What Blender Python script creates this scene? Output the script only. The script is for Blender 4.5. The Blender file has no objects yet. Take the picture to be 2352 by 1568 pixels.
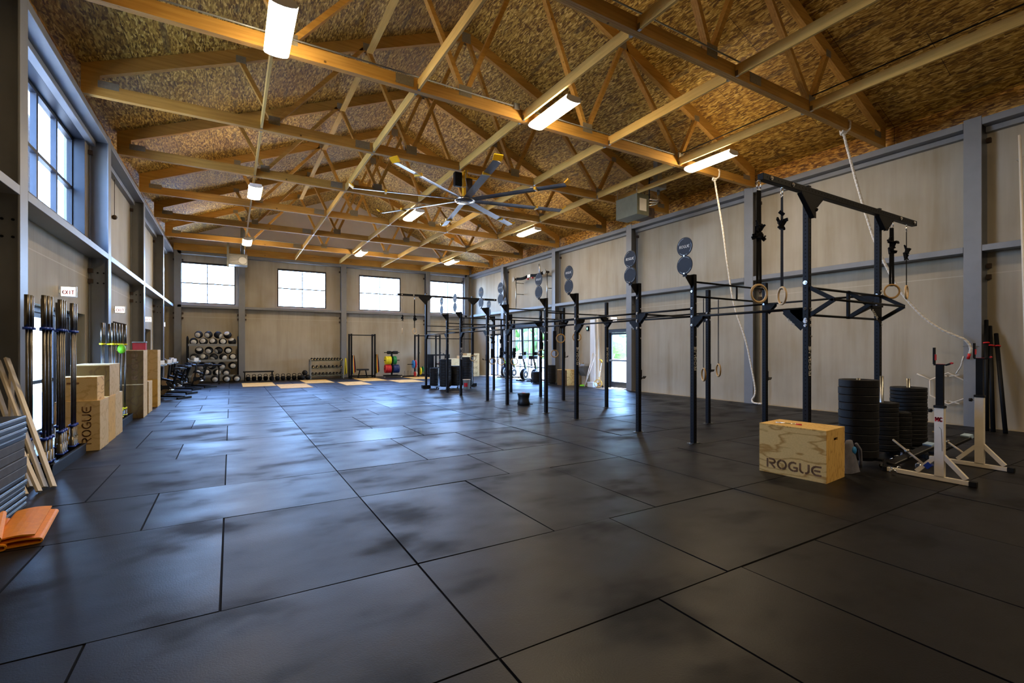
import bpy, bmesh, math, random
from mathutils import Vector, Matrix
R = random.Random(7)
PI = math.pi
scene = bpy.context.scene
COL = scene.collection

# ------------------------------------------------------------------ camera
FPX, CXP, HYP, CAMH = 1094.0, 1176.0, 800.0, 1.56
TH = math.atan(646 / 1094.0)
cam = bpy.data.cameras.new('camera')
cam.sensor_width = 36.0
cam.lens = FPX / 2352 * 36.0
cam.shift_y = 16 / 2352.0
cam.clip_end = 400
camo = bpy.data.objects.new('camera', cam)
COL.objects.link(camo)
camo.location = (0, 0, CAMH)
camo.rotation_euler = (PI / 2, 0, -TH)
scene.camera = camo
SN, CS = math.sin(TH), math.cos(TH)

def ray(x, y):
    a = (x - CXP) / FPX
    return Vector((SN + a * CS, CS - a * SN, (HYP - y) / FPX))
def onX(x, y, X):
    r = ray(x, y); r = r * (X / r.x); return Vector((r.x, r.y, r.z + CAMH))
def onY(x, y, Y):
    r = ray(x, y); r = r * (Y / r.y); return Vector((r.x, r.y, r.z + CAMH))
def onZ(x, y, Z):
    r = ray(x, y); r = r * ((Z - CAMH) / r.z); return Vector((r.x, r.y, r.z + CAMH))

# ------------------------------------------------------------------ materials
MATS = {}
def nmat(name):
    m = bpy.data.materials.new(name); m.use_nodes = True
    nt = m.node_tree; nt.nodes.clear()
    out = nt.nodes.new('ShaderNodeOutputMaterial')
    b = nt.nodes.new('ShaderNodeBsdfPrincipled')
    nt.links.new(b.outputs[0], out.inputs[0])
    MATS[name] = m
    return m, nt, b, out
def srgb(r, g, b):
    f = lambda c: ((c / 255 + .055) / 1.055) ** 2.4 if c > 10 else c / 255 / 12.92
    return (f(r), f(g), f(b), 1)
def N(nt, t, **kw):
    n = nt.nodes.new(t)
    for k, v in kw.items():
        if k.startswith('i_'):
            n.inputs[k[2:].replace('_', ' ')].default_value = v
        else:
            setattr(n, k, v)
    return n
def ramp(nt, fac, stops):
    n = nt.nodes.new('ShaderNodeValToRGB')
    e = n.color_ramp.elements
    while len(e) < len(stops): e.new(0.5)
    for i, (p, c) in enumerate(stops):
        e[i].position = p; e[i].color = c
    nt.links.new(fac, n.inputs[0])
    return n
def coords(nt, scale=(1, 1, 1), rot=(0, 0, 0), kind='Object'):
    tc = nt.nodes.new('ShaderNodeTexCoord')
    mp = nt.nodes.new('ShaderNodeMapping')
    mp.inputs['Scale'].default_value = scale
    mp.inputs['Rotation'].default_value = rot
    nt.links.new(tc.outputs[kind], mp.inputs[0])
    return mp.outputs[0]
def mix(nt, fac, a, b, blend='MIX'):
    n = nt.nodes.new('ShaderNodeMix'); n.data_type = 'RGBA'; n.blend_type = blend
    for v, s in ((fac, 0), (a, 6), (b, 7)):
        if isinstance(v, (int, float, tuple)):
            n.inputs[s].default_value = v
        else:
            nt.links.new(v, n.inputs[s])
    return n.outputs[2]
def bump(nt, b, h, strength=.3, dist=.01):
    n = nt.nodes.new('ShaderNodeBump'); n.inputs['Strength'].default_value = strength
    n.inputs['Distance'].default_value = dist
    nt.links.new(h, n.inputs['Height']); nt.links.new(n.outputs[0], b.inputs['Normal'])
def noise(nt, co, sc, det=3, rough=.5, w=None):
    n = nt.nodes.new('ShaderNodeTexNoise')
    n.inputs['Scale'].default_value = sc; n.inputs['Detail'].default_value = det
    n.inputs['Roughness'].default_value = rough
    nt.links.new(co, n.inputs['Vector'])
    return n.outputs['Fac']
def simple(name, col, rough=.5, metal=0, var=.12, sc=6, spec=None, bmp=0):
    """plain surface with a little procedural unevenness in tone and gloss"""
    m, nt, b, out = nmat(name)
    co = coords(nt)
    f = noise(nt, co, sc, 4, .6)
    d = tuple(max(0, c * (1 - var)) for c in col[:3]) + (1,)
    l = tuple(min(1, c * (1 + var)) for c in col[:3]) + (1,)
    r = ramp(nt, f, [(.3, d), (.7, l)])
    nt.links.new(r.outputs[0], b.inputs['Base Color'])
    b.inputs['Roughness'].default_value = rough
    b.inputs['Metallic'].default_value = metal
    if spec is not None: b.inputs['Specular IOR Level'].default_value = spec
    if bmp: bump(nt, b, noise(nt, co, sc * 12, 3), bmp, .003)
    return m

simple('painted_steel', (.19, .197, .212, 1), .48, 0, .07, 2.5)
simple('black_steel', (.006, .0062, .007, 1), .5, 0, .2, 20, spec=.14)
simple('black_rubber', (.0065, .0065, .007, 1), .55, 0, .2, 15, spec=.25, bmp=.2)
simple('black_vinyl', (.008, .008, .009, 1), .42, 0, .2, 12, spec=.3)
simple('black_webbing', (.005, .005, .006, 1), .85, 0, .2, 30, spec=.15)
simple('dark_frame', (.012, .014, .021, 1), .4, 0, .15, 5, spec=.3)
simple('chrome', (.75, .76, .78, 1), .18, 1, .05, 9)
simple('barbell_steel', (.15, .135, .11, 1), .36, 1, .3, 5)
simple('bar_steel', (.33, .33, .31, 1), .3, 1, .25, 4)
simple('aluminium', (.26, .26, .27, 1), .42, 1, .1, 4)
simple('galvanised', (.27, .235, .17, 1), .55, .1, .15, 30)
simple('white_paint', (.74, .67, .55, 1), .45, 0, .08, 5)
simple('white_plastic', (.75, .75, .74, 1), .4, 0, .04, 5)
simple('ivory_lettering', (.85, .83, .78, 1), .6, 0, .05, 9)
simple('yellow_plastic', (.75, .42, .01, 1), .4, 0, .08, 9)
simple('yellow_rubber', (.72, .60, .01, 1), .45, 0, .08, 9)
simple('green_rubber', (.01, .22, .06, 1), .45, 0, .08, 9)
simple('red_rubber', (.52, .015, .02, 1), .45, 0, .08, 9)
simple('blue_rubber', (.01, .03, .14, 1), .45, 0, .08, 9)
simple('light_blue', (.02, .22, .55, 1), .45, 0, .08, 9)
simple('collar_blue', (.01, .05, .42, 1), .4, 0, .08, 9)
simple('lime_plastic', (.18, .62, .02, 1), .5, 0, .08, 9)
simple('red_paint', (.55, .01, .015, 1), .45, 0, .08, 9)
simple('orange_foam', (.95, .33, .008, 1), .6, 0, .1, 18, bmp=.3)
simple('mat_vinyl', (.016, .020, .028, 1), .38, 0, .2, 4, spec=.35)
simple('target_plate', (.014, .016, .022, 1), .5, 0, .1, 9, spec=.2)
simple('mat_foam', (.07, .068, .07, 1), .7, 0, .2, 9)
simple('edge_trim', (.34, .47, .62, 1), .3, 0, .1, 9)
simple('grey_cloth', (.13, .13, .16, 1), .9, 0, .2, 12, bmp=.3)
simple('ring_wood', (.62, .42, .20, 1), .4, 0, .12, 25)
simple('ring_wood_dark', (.42, .24, .07, 1), .4, 0, .12, 25)
simple('beige_steel', (.50, .42, .31, 1), .45, 0, .1, 9)
simple('olive_metal', (.15, .16, .12, 1), .45, .2, .1, 6)
simple('grey_metal', (.24, .25, .25, 1), .42, .3, .1, 6)
simple('ball_white', (.52, .52, .50, 1), .5, 0, .1, 12)
simple('ball_black', (.008, .009, .012, 1), .45, 0, .2, 12, spec=.3)
simple('ball_tan', (.30, .20, .14, 1), .5, 0, .1, 12)
simple('gable_board', (.70, .64, .62, 1), .85, 0, .05, 1.2)
simple('soil', (.26, .25, .21, 1), .9, 0, .1, 1)
simple('foliage', (.10, .20, .05, 1), .8, 0, .5, 6)
simple('flywheel_tan', (.38, .25, .12, 1), .4, .3, .15, 9)
simple('burnt_brown', (.20, .095, .035, 1), .8, 0, .2, 30)
simple('iron_brown', (.05, .03, .02, 1), .6, 0, .2, 12)

def mat_lumber(name, axis, c1, c2):
    m, nt, b, out = nmat(name)
    sc = [22, 22, 22]; sc[axis] = 1.1
    co = coords(nt, tuple(sc))
    f = noise(nt, co, 1.0, 4, .6)
    r = ramp(nt, f, [(.25, c1), (.62, c2)])
    co2 = coords(nt, (1, 1, 1))
    v = N(nt, 'ShaderNodeTexVoronoi', i_Scale=2.6)
    nt.links.new(co2, v.inputs['Vector'])
    k = ramp(nt, v.outputs['Distance'], [(.035, (0, 0, 0, 1)), (.07, (1, 1, 1, 1))])
    col = mix(nt, k.outputs[0], tuple(c * .3 for c in c1[:3]) + (1,), r.outputs[0])
    big = noise(nt, co2, .8, 2)
    t = ramp(nt, big, [(.35, (.78, .74, .68, 1)), (.65, (1, 1, 1, 1))])
    col = mix(nt, 1.0, col, t.outputs[0], 'MULTIPLY')
    nt.links.new(col, b.inputs['Base Color'])
    b.inputs['Roughness'].default_value = .62
    bump(nt, b, f, .15, .004)
mat_lumber('truss_lumber', 0, (.44, .225, .035, 1), (.64, .36, .075, 1))
mat_lumber('brace_lumber', 1, (.66, .42, .10, 1), (.82, .56, .16, 1))
mat_lumber('pale_plank', 2, (.88, .80, .66, 1), (.95, .88, .76, 1))

def mat_osb(name, rot, tint=(1, 1, 1)):
    m, nt, b, out = nmat(name)
    tc = nt.nodes.new('ShaderNodeTexCoord')
    mp = N(nt, 'ShaderNodeMapping'); mp.inputs['Rotation'].default_value = rot
    nt.links.new(tc.outputs['Object'], mp.inputs[0])
    base = mp.outputs[0]
    # warp so the strands lie every which way
    wn = N(nt, 'ShaderNodeTexNoise', i_Scale=3.0, i_Detail=2.0)
    nt.links.new(base, wn.inputs['Vector'])
    wv = N(nt, 'ShaderNodeVectorMath', operation='SCALE'); wv.inputs['Scale'].default_value = .10
    nt.links.new(wn.outputs['Color'], wv.inputs[0])
    wa = N(nt, 'ShaderNodeVectorMath', operation='ADD')
    nt.links.new(base, wa.inputs[0]); nt.links.new(wv.outputs[0], wa.inputs[1])
    cols = []
    for (sx, sy, ang) in ((46, 9, .28), (40, 10, -.42)):
        m2 = N(nt, 'ShaderNodeMapping')
        m2.inputs['Scale'].default_value = (sx, sy, 30); m2.inputs['Rotation'].default_value = (0, 0, ang)
        nt.links.new(wa.outputs[0], m2.inputs[0])
        v = N(nt, 'ShaderNodeTexVoronoi', i_Scale=1.0)
        nt.links.new(m2.outputs[0], v.inputs['Vector'])
        sp = N(nt, 'ShaderNodeSeparateColor')
        nt.links.new(v.outputs['Color'], sp.inputs[0])
        cols.append(sp.outputs[0])
    fac = N(nt, 'ShaderNodeMath', operation='MULTIPLY')
    nt.links.new(cols[0], fac.inputs[0]); nt.links.new(cols[1], fac.inputs[1])
    T = lambda r, g, bl: (r * tint[0], g * tint[1], bl * tint[2], 1)
    r = ramp(nt, fac.outputs[0], [(.0, T(.14, .062, .006)), (.12, T(.36, .20, .025)), (.36, T(.60, .38, .07)), (.8, T(.90, .68, .22))])
    # sheet to sheet tone and dark joint lines / stamps
    br = N(nt, 'ShaderNodeTexBrick', i_Scale=1.0)
    br.inputs['Brick Width'].default_value = 2.44; br.inputs['Row Height'].default_value = 1.22
    br.inputs['Mortar Size'].default_value = .006
    br.inputs['Color1'].default_value = (1, 1, 1, 1); br.inputs['Color2'].default_value = (.80, .73, .66, 1)
    br.inputs['Mortar'].default_value = (.25, .2, .15, 1)
    m3 = N(nt, 'ShaderNodeMapping'); m3.inputs['Rotation'].default_value = (0, 0, PI / 2)
    nt.links.new(base, m3.inputs[0]); nt.links.new(m3.outputs[0], br.inputs['Vector'])
    col = mix(nt, 1.0, r.outputs[0], br.outputs[0], 'MULTIPLY')
    # grey factory stamping dashes
    st = noise(nt, base, 1.3, 1)
    w = N(nt, 'ShaderNodeTexWave', i_Scale=.26, i_Distortion=.0); w.bands_direction = 'X'
    nt.links.new(base, w.inputs['Vector'])
    wr = ramp(nt, w.outputs['Fac'], [(.975, (0, 0, 0, 1)), (.99, (1, 1, 1, 1))])
    sr = ramp(nt, st, [(.52, (0, 0, 0, 1)), (.58, (1, 1, 1, 1))])
    mm = N(nt, 'ShaderNodeMath', operation='MULTIPLY')
    nt.links.new(wr.outputs[0], mm.inputs[0]); nt.links.new(sr.outputs[0], mm.inputs[1])
    m4 = N(nt, 'ShaderNodeMath', operation='MULTIPLY'); m4.inputs[1].default_value = .55
    nt.links.new(mm.outputs[0], m4.inputs[0])
    col = mix(nt, m4.outputs[0], col, (.09, .06, .03, 1))
    nt.links.new(col, b.inputs['Base Color'])
    b.inputs['Roughness'].default_value = .6
    bump(nt, b, fac.outputs[0], .25, .004)
mat_osb('roof_osb_left', (0, math.atan(5 / 12), 0))
mat_osb('roof_osb_right', (0, -math.atan(5 / 12), 0))
mat_osb('eave_osb', (0, PI / 2, 0), (1.15, .95, .7))

def mat_ply(name, light, dark, sc=(1, 1, 1)):
    m, nt, b, out = nmat(name)
    co = coords(nt, sc)
    f = noise(nt, co, 1.6, 3, .45)
    mu = N(nt, 'ShaderNodeMath', operation='MULTIPLY'); mu.inputs[1].default_value = 6.5
    nt.links.new(f, mu.inputs[0])
    fr = N(nt, 'ShaderNodeMath', operation='FRACT'); nt.links.new(mu.outputs[0], fr.inputs[0])
    r = ramp(nt, fr.outputs[0], [(.0, dark), (.16, light), (.75, light), (1.0, dark)])
    fine = noise(nt, coords(nt, tuple(s * 9 for s in sc)), 6, 3)
    t = ramp(nt, fine, [(.3, (.86, .82, .75, 1)), (.7, (1, 1, 1, 1))])
    col = mix(nt, 1.0, r.outputs[0], t.outputs[0], 'MULTIPLY')
    nt.links.new(col, b.inputs['Base Color'])
    b.inputs['Roughness'].default_value = .62
    b.inputs['Specular IOR Level'].default_value = .2
mat_ply('plywood_face', (.84, .56, .20, 1), (.52, .27, .06, 1), (1.6, .9, 3.2))
mat_ply('plywood_end', (.78, .50, .15, 1), (.56, .31, .08, 1), (9, 5, 1.4))
mat_ply('plywood_pale', (.72, .54, .28, 1), (.60, .42, .19, 1), (1.4, 1.4, 2.2))
mat_ply('plywood_brown', (.13, .068, .010, 1), (.09, .042, .006, 1), (2, 2, 1.2))
mat_ply('floor_ply', (.80, .52, .15, 1), (.62, .37, .09, 1), (.8, .8, 1))

def mat_concrete():
    m, nt, b, out = nmat('concrete_panel')
    co = coords(nt, (1.5, 1.5, .14))
    f = noise(nt, co, 1.5, 5, .6)
    r = ramp(nt, f, [(.22, (.33, .28, .195, 1)), (.45, (.42, .38, .30, 1)), (.75, (.47, .435, .365, 1))])
    fine = noise(nt, coords(nt, (9, 9, .7)), 1.2, 5)
    t = ramp(nt, fine, [(.3, (.93, .92, .90, 1)), (.7, (1, 1, 1, 1))])
    col = mix(nt, 1.0, r.outputs[0], t.outputs[0], 'MULTIPLY')
    blot = noise(nt, coords(nt), .55, 4)
    t2 = ramp(nt, blot, [(.35, (.84, .80, .74, 1)), (.6, (1, 1, 1, 1))])
    col = mix(nt, 1.0, col, t2.outputs[0], 'MULTIPLY')
    # casting joint running round the hall
    geo = N(nt, 'ShaderNodeNewGeometry'); sp = N(nt, 'ShaderNodeSeparateXYZ')
    nt.links.new(geo.outputs['Position'], sp.inputs[0])
    s1 = N(nt, 'ShaderNodeMath', operation='SUBTRACT'); s1.inputs[1].default_value = 3.06
    nt.links.new(sp.outputs[2], s1.inputs[0])
    ab = N(nt, 'ShaderNodeMath', operation='ABSOLUTE'); nt.links.new(s1.outputs[0], ab.inputs[0])
    lt = N(nt, 'ShaderNodeMath', operation='LESS_THAN'); lt.inputs[1].default_value = .010
    nt.links.new(ab.outputs[0], lt.inputs[0])
    hm = N(nt, 'ShaderNodeMath', operation='MULTIPLY'); hm.inputs[1].default_value = .45
    nt.links.new(lt.outputs[0], hm.inputs[0])
    col = mix(nt, hm.outputs[0], col, (.60, .55, .46, 1))
    nt.links.new(col, b.inputs['Base Color'])
    b.inputs['Roughness'].default_value = .8
    bump(nt, b, fine, .1, .004)
mat_concrete()

def mat_floor():
    m, nt, b, out = nmat('rubber_floor')
    co = coords(nt)
    big = noise(nt, co, .75, 4, .55)
    fine = noise(nt, coords(nt, (3, 9, 3)), 9, 4, .7)
    att = N(nt, 'ShaderNodeAttribute'); att.attribute_name = 'tile'
    r = ramp(nt, fine, [(.3, (.0048, .0040, .0037, 1)), (.7, (.0085, .0072, .0067, 1))])
    t = ramp(nt, att.outputs['Fac'], [(0, (.75, .76, .8, 1)), (1, (1.15, 1.12, 1.1, 1))])
    col = mix(nt, 1.0, r.outputs[0], t.outputs[0], 'MULTIPLY')
    nt.links.new(col, b.inputs['Base Color'])
    blot = noise(nt, coords(nt, (1, 1.5, 1)), 1.15, 3, .5)
    rr = ramp(nt, blot, [(.30, (.58, .58, .58, 1)), (.44, (.40, .40, .40, 1)), (.68, (.32, .32, .32, 1))])
    tr = N(nt, 'ShaderNodeMath', operation='MULTIPLY_ADD'); tr.inputs[1].default_value = .14
    nt.links.new(att.outputs['Fac'], tr.inputs[0]); nt.links.new(rr.outputs[0], tr.inputs[2])
    nt.links.new(tr.outputs[0], b.inputs['Roughness'])
    sr = ramp(nt, blot, [(.28, (.17, .17, .17, 1)), (.50, (.28, .28, .28, 1))])
    nt.links.new(sr.outputs[0], b.inputs['Specular IOR Level'])
    hb = noise(nt, coords(nt, (1, 1, 1)), 1.3, 2)
    n1 = N(nt, 'ShaderNodeBump', i_Strength=.35, i_Distance=.03); nt.links.new(hb, n1.inputs['Height'])
    n2 = N(nt, 'ShaderNodeBump', i_Strength=.28, i_Distance=.004)
    nt.links.new(noise(nt, co, 90, 3, .7), n2.inputs['Height']); nt.links.new(n1.outputs[0], n2.inputs['Normal'])
    nt.links.new(n2.outputs[0], b.inputs['Normal'])
mat_floor()

def mat_brick():
    m, nt, b, out = nmat('outside_brick')
    br = N(nt, 'ShaderNodeTexBrick', i_Scale=4.0)
    br.inputs['Color1'].default_value = (.25, .22, .22, 1); br.inputs['Color2'].default_value = (.35, .31, .3, 1)
    br.inputs['Mortar'].default_value = (.5, .5, .5, 1)
    nt.links.new(coords(nt, (1, 1, 1), (0, PI / 2, 0)), br.inputs['Vector'])
    nt.links.new(br.outputs[0], b.inputs['Base Color']); b.inputs['Roughness'].default_value = .9
mat_brick()

def mat_glass():
    m, nt, b, out = nmat('window_glass')
    nt.nodes.remove(b)
    lw = N(nt, 'ShaderNodeLayerWeight', i_Blend=.5)
    pw = N(nt, 'ShaderNodeMath', operation='POWER'); pw.inputs[1].default_value = 5
    nt.links.new(lw.outputs['Facing'], pw.inputs[0])
    fr = N(nt, 'ShaderNodeMath', operation='MULTIPLY_ADD'); fr.inputs[1].default_value = .5; fr.inputs[2].default_value = .04
    nt.links.new(pw.outputs[0], fr.inputs[0])
    tr = N(nt, 'ShaderNodeBsdfTransparent'); tr.inputs[0].default_value = (.95, .97, .98, 1)
    gl = N(nt, 'ShaderNodeBsdfGlossy', i_Roughness=.02)
    mx = N(nt, 'ShaderNodeMixShader')
    nt.links.new(fr.outputs[0], mx.inputs[0]); nt.links.new(tr.outputs[0], mx.inputs[1]); nt.links.new(gl.outputs[0], mx.inputs[2])
    nt.links.new(mx.outputs[0], out.inputs[0])
mat_glass()

def mat_emit(name, col, s):
    m, nt, b, out = nmat(name)
    b.inputs['Base Color'].default_value = (.8, .8, .8, 1)
    b.inputs['Emission Color'].default_value = col
    b.inputs['Emission Strength'].default_value = s
LAMP = 35.0
mat_emit('lamp_diffuser', (1.0, .78, .50, 1), LAMP)
mat_emit('sign_face', (1.0, .92, .88, 1), 1.1)
mat_emit('sign_face_green', (.1, 1.0, .4, 1), .9)

def mat_upright():
    """black tube steel with the column of adjustment holes on every face"""
    m, nt, b, out = nmat('upright_steel')
    tc = N(nt, 'ShaderNodeTexCoord'); sp = N(nt, 'ShaderNodeSeparateXYZ')
    nt.links.new(tc.outputs['Object'], sp.inputs[0])
    def M(op, a, bb=None, c=None):
        n = N(nt, 'ShaderNodeMath', operation=op)
        for i, v in enumerate((a, bb, c)):
            if v is None: continue
            if isinstance(v, (int, float)): n.inputs[i].default_value = v
            else: nt.links.new(v, n.inputs[i])
        return n.outputs[0]
    zz = M('SUBTRACT', M('FRACT', M('MULTIPLY', sp.outputs[2], 1 / .0508)), .5)
    zz = M('MULTIPLY', zz, .0508)
    mn = M('MINIMUM', M('ABSOLUTE', sp.outputs[0]), M('ABSOLUTE', sp.outputs[1]))
    d = M('SQRT', M('ADD', M('MULTIPLY', zz, zz), M('MULTIPLY', mn, mn)))
    h = M('LESS_THAN', d, .0085)
    col = mix(nt, h, (.0075, .008, .0105, 1), (.001, .001, .001, 1))
    nt.links.new(col, b.inputs['Base Color'])
    b.inputs['Specular IOR Level'].default_value = .16
    rg = M('MULTIPLY_ADD', h, .4, .45)
    nt.links.new(rg, b.inputs['Roughness'])
mat_upright()

def mat_rope():
    m, nt, b, out = nmat('rope_fibre')
    w = N(nt, 'ShaderNodeTexWave', i_Scale=9.0, i_Distortion=1.0); w.bands_direction = 'DIAGONAL'
    nt.links.new(coords(nt, (1, 1, 1)), w.inputs['Vector'])
    r = ramp(nt, w.outputs['Fac'], [(.1, (.70, .64, .54, 1)), (.6, (.88, .84, .76, 1))])
    nt.links.new(r.outputs[0], b.inputs['Base Color']); b.inputs['Roughness'].default_value = .85
mat_rope()

# ------------------------------------------------------------------ mesh builder
class MB:
    def __init__(s):
        s.v = []; s.f = []; s.mi = []; s.sm = []; s.m = 0; s.smooth = False; s.T = None
    def add(s, vs, fs, smooth=None):
        o = len(s.v)
        for p in vs:
            p = Vector(p)
            if s.T is not None: p = s.T @ p
            s.v.append(p)
        sm = s.smooth if smooth is None else smooth
        for f in fs:
            s.f.append([o + i for i in f]); s.mi.append(s.m); s.sm.append(sm)
        return s
    def box(s, x0, x1, y0, y1, z0, z1):
        if x0 > x1: x0, x1 = x1, x0
        if y0 > y1: y0, y1 = y1, y0
        if z0 > z1: z0, z1 = z1, z0
        v = [(x, y, z) for z in (z0, z1) for y in (y0, y1) for x in (x0, x1)]
        return s.add(v, [(0, 2, 3, 1), (4, 5, 7, 6), (0, 1, 5, 4), (2, 6, 7, 3), (0, 4, 6, 2), (1, 3, 7, 5)], False)
    def frame(s, p, q, up=(0, 0, 1)):
        p, q = Vector(p), Vector(q)
        d = (q - p).normalized(); u = Vector(up)
        if abs(d.dot(u)) > .98: u = Vector((1, 0, 0)) if abs(d.x) < .9 else Vector((0, 1, 0))
        sx = d.cross(u).normalized(); uy = sx.cross(d).normalized()
        return p, q, d, sx, uy
    def bar(s, p, q, w, h, up=(0, 0, 1)):
        """rectangular bar from p to q, w across, h along 'up'"""
        p, q, d, a, b = s.frame(p, q, up)
        v = []
        for c in (p, q):
            for (i, j) in ((-1, -1), (1, -1), (1, 1), (-1, 1)):
                v.append(c + a * (i * w / 2) + b * (j * h / 2))
        return s.add(v, [(3, 2, 1, 0), (4, 5, 6, 7), (0, 1, 5, 4), (1, 2, 6, 5), (2, 3, 7, 6), (3, 0, 4, 7)], False)
    def cyl(s, p, q, r, n=12, r2=None, caps=True):
        p, q, d, a, b = s.frame(p, q)
        r2 = r if r2 is None else r2
        v = []
        for c, rr in ((p, r), (q, r2)):
            for i in range(n):
                t = 2 * PI * i / n
                v.append(c + a * (math.cos(t) * rr) + b * (math.sin(t) * rr))
        s.add(v, [(i, (i + 1) % n, n + (i + 1) % n, n + i) for i in range(n)], True)
        if caps:
            o = len(s.v) - 2 * n
            s.f.append([o + i for i in range(n)][::-1]); s.mi.append(s.m); s.sm.append(False)
            s.f.append([o + n + i for i in range(n)]); s.mi.append(s.m); s.sm.append(False)
        return s
    def tube(s, pts, r, n=8, closed=False):
        pts = [Vector(p) for p in pts]; k = len(pts); v = []
        up = Vector((0, 0, 1)); prev = None
        for i, p in enumerate(pts):
            a = pts[(i - 1) % k] if (closed or i > 0) else p
            c = pts[(i + 1) % k] if (closed or i < k - 1) else p
            d = (c - a).normalized()
            if prev is None:
                u = up if abs(d.z) < .9 else Vector((1, 0, 0))
                x = d.cross(u).normalized()
            else:
                x = (prev - d * prev.dot(d)).normalized()
            prev = x; y = x.cross(d).normalized()
            rr = r[i] if isinstance(r, (list, tuple)) else r
            for j in range(n):
                t = 2 * PI * j / n
                v.append(p + x * (math.cos(t) * rr) + y * (math.sin(t) * rr))
        fs = []
        for i in range(k if closed else k - 1):
            for j in range(n):
                a0 = i * n; b0 = ((i + 1) % k) * n
                fs.append((a0 + j, b0 + j, b0 + (j + 1) % n, a0 + (j + 1) % n))
        if not closed:
            fs.append(tuple(range(n))); fs.append(tuple(range((k - 1) * n, k * n))[::-1])
        return s.add(v, fs, True)
    def torus(s, c, Rr, r, ax=(0, 0, 1), n=36, k=10):
        c = Vector(c); ax = Vector(ax).normalized()
        u = Vector((0, 0, 1)) if abs(ax.z) < .9 else Vector((1, 0, 0))
        x = ax.cross(u).normalized(); y = ax.cross(x)
        return s.tube([c + x * (math.cos(2 * PI * i / n) * Rr) + y * (math.sin(2 * PI * i / n) * Rr) for i in range(n)], r, k, True)
    def lathe(s, prof, c=(0, 0, 0), ax=(0, 0, 1), n=24, smooth=True):
        """prof: list of (radius, height) along ax"""
        c = Vector(c); ax = Vector(ax).normalized()
        u = Vector((0, 0, 1)) if abs(ax.z) < .9 else Vector((1, 0, 0))
        x = ax.cross(u).normalized(); y = ax.cross(x)
        v = []
        for (r, h) in prof:
            for i in range(n):
                t = 2 * PI * i / n
                v.append(c + ax * h + x * (math.cos(t) * r) + y * (math.sin(t) * r))
        fs = []
        for j in range(len(prof) - 1):
            for i in range(n):
                fs.append((j * n + i, (j + 1) * n + i, (j + 1) * n + (i + 1) % n, j * n + (i + 1) % n))
        if prof[0][0] > 0: fs.append(tuple(range(n)))
        if prof[-1][0] > 0: fs.append(tuple(range((len(prof) - 1) * n, len(prof) * n))[::-1])
        return s.add(v, fs, smooth)
    def ball(s, c, r, sc=(1, 1, 1), n=16, k=10):
        v = []; fs = []
        for j in range(k + 1):
            ph = PI * j / k
            for i in range(n):
                t = 2 * PI * i / n
                v.append((c[0] + r * sc[0] * math.sin(ph) * math.cos(t), c[1] + r * sc[1] * math.sin(ph) * math.sin(t), c[2] + r * sc[2] * math.cos(ph)))
        for j in range(k):
            for i in range(n):
                fs.append((j * n + i, (j + 1) * n + i, (j + 1) * n + (i + 1) % n, j * n + (i + 1) % n))
        return s.add(v, fs, True)
    def prism(s, pts, d):
        """planar polygon pts extruded by vector d"""
        pts = [Vector(p) for p in pts]; d = Vector(d); n = len(pts)
        v = pts + [p + d for p in pts]
        return s.add(v, [tuple(range(n))[::-1], tuple(range(n, 2 * n))] + [(i, (i + 1) % n, n + (i + 1) % n, n + i) for i in range(n)], False)
    def write(s, txt, o, xd, yd, h, depth=.003, w=.16, adv=.92, wx=None):
        """stencil stroke lettering; o lower left corner, xd reading direction, yd up"""
        o, xd, yd = Vector(o), Vector(xd).normalized(), Vector(yd).normalized()
        nd = xd.cross(yd).normalized()
        cx = 0
        wx = adv * .87 if wx is None else wx
        for ch in txt:
            for pl in GLYPH.get(ch, []):
                for a, b2 in zip(pl[:-1], pl[1:]):
                    p = o + xd * ((cx + a[0] * wx) * h) + yd * (a[1] * h)
                    q = o + xd * ((cx + b2[0] * wx) * h) + yd * (b2[1] * h)
                    e = (q - p).normalized() * (w * h * .3)
                    s.bar(p - e + nd * depth / 2, q + e + nd * depth / 2, w * h, depth, nd)
            cx += adv
        return s
    def build(s, name, mats, parent=None, bevel=0, loc=None, seg=1):
        me = bpy.data.meshes.new(name)
        org = Vector(loc) if loc is not None else Vector((0, 0, 0))
        me.from_pydata([p - org for p in s.v], [], s.f)
        if isinstance(mats, str): mats = [mats]
        for m in mats: me.materials.append(MATS[m])
        me.polygons.foreach_set('material_index', s.mi)
        me.polygons.foreach_set('use_smooth', s.sm)
        me.update()
        bm = bmesh.new(); bm.from_mesh(me)
        bmesh.ops.recalc_face_normals(bm, faces=bm.faces)
        if bevel:
            es = [e for e in bm.edges if len(e.link_faces) == 2 and e.calc_face_angle(0) > .6]
            bmesh.ops.bevel(bm, geom=es, offset=bevel, segments=seg, affect='EDGES', profile=.5, clamp_overlap=True)
        bm.to_mesh(me); bm.free()
        o = bpy.data.objects.new(name, me); COL.objects.link(o)
        if loc is not None: o.location = org
        if parent is not None:
            o.parent = parent
        return o
def arc(cx, cy, rx, ry, a0, a1, n=7):
    return [(cx + rx * math.cos(math.radians(a0 + (a1 - a0) * i / n)), cy + ry * math.sin(math.radians(a0 + (a1 - a0) * i / n))) for i in range(n + 1)]
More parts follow.
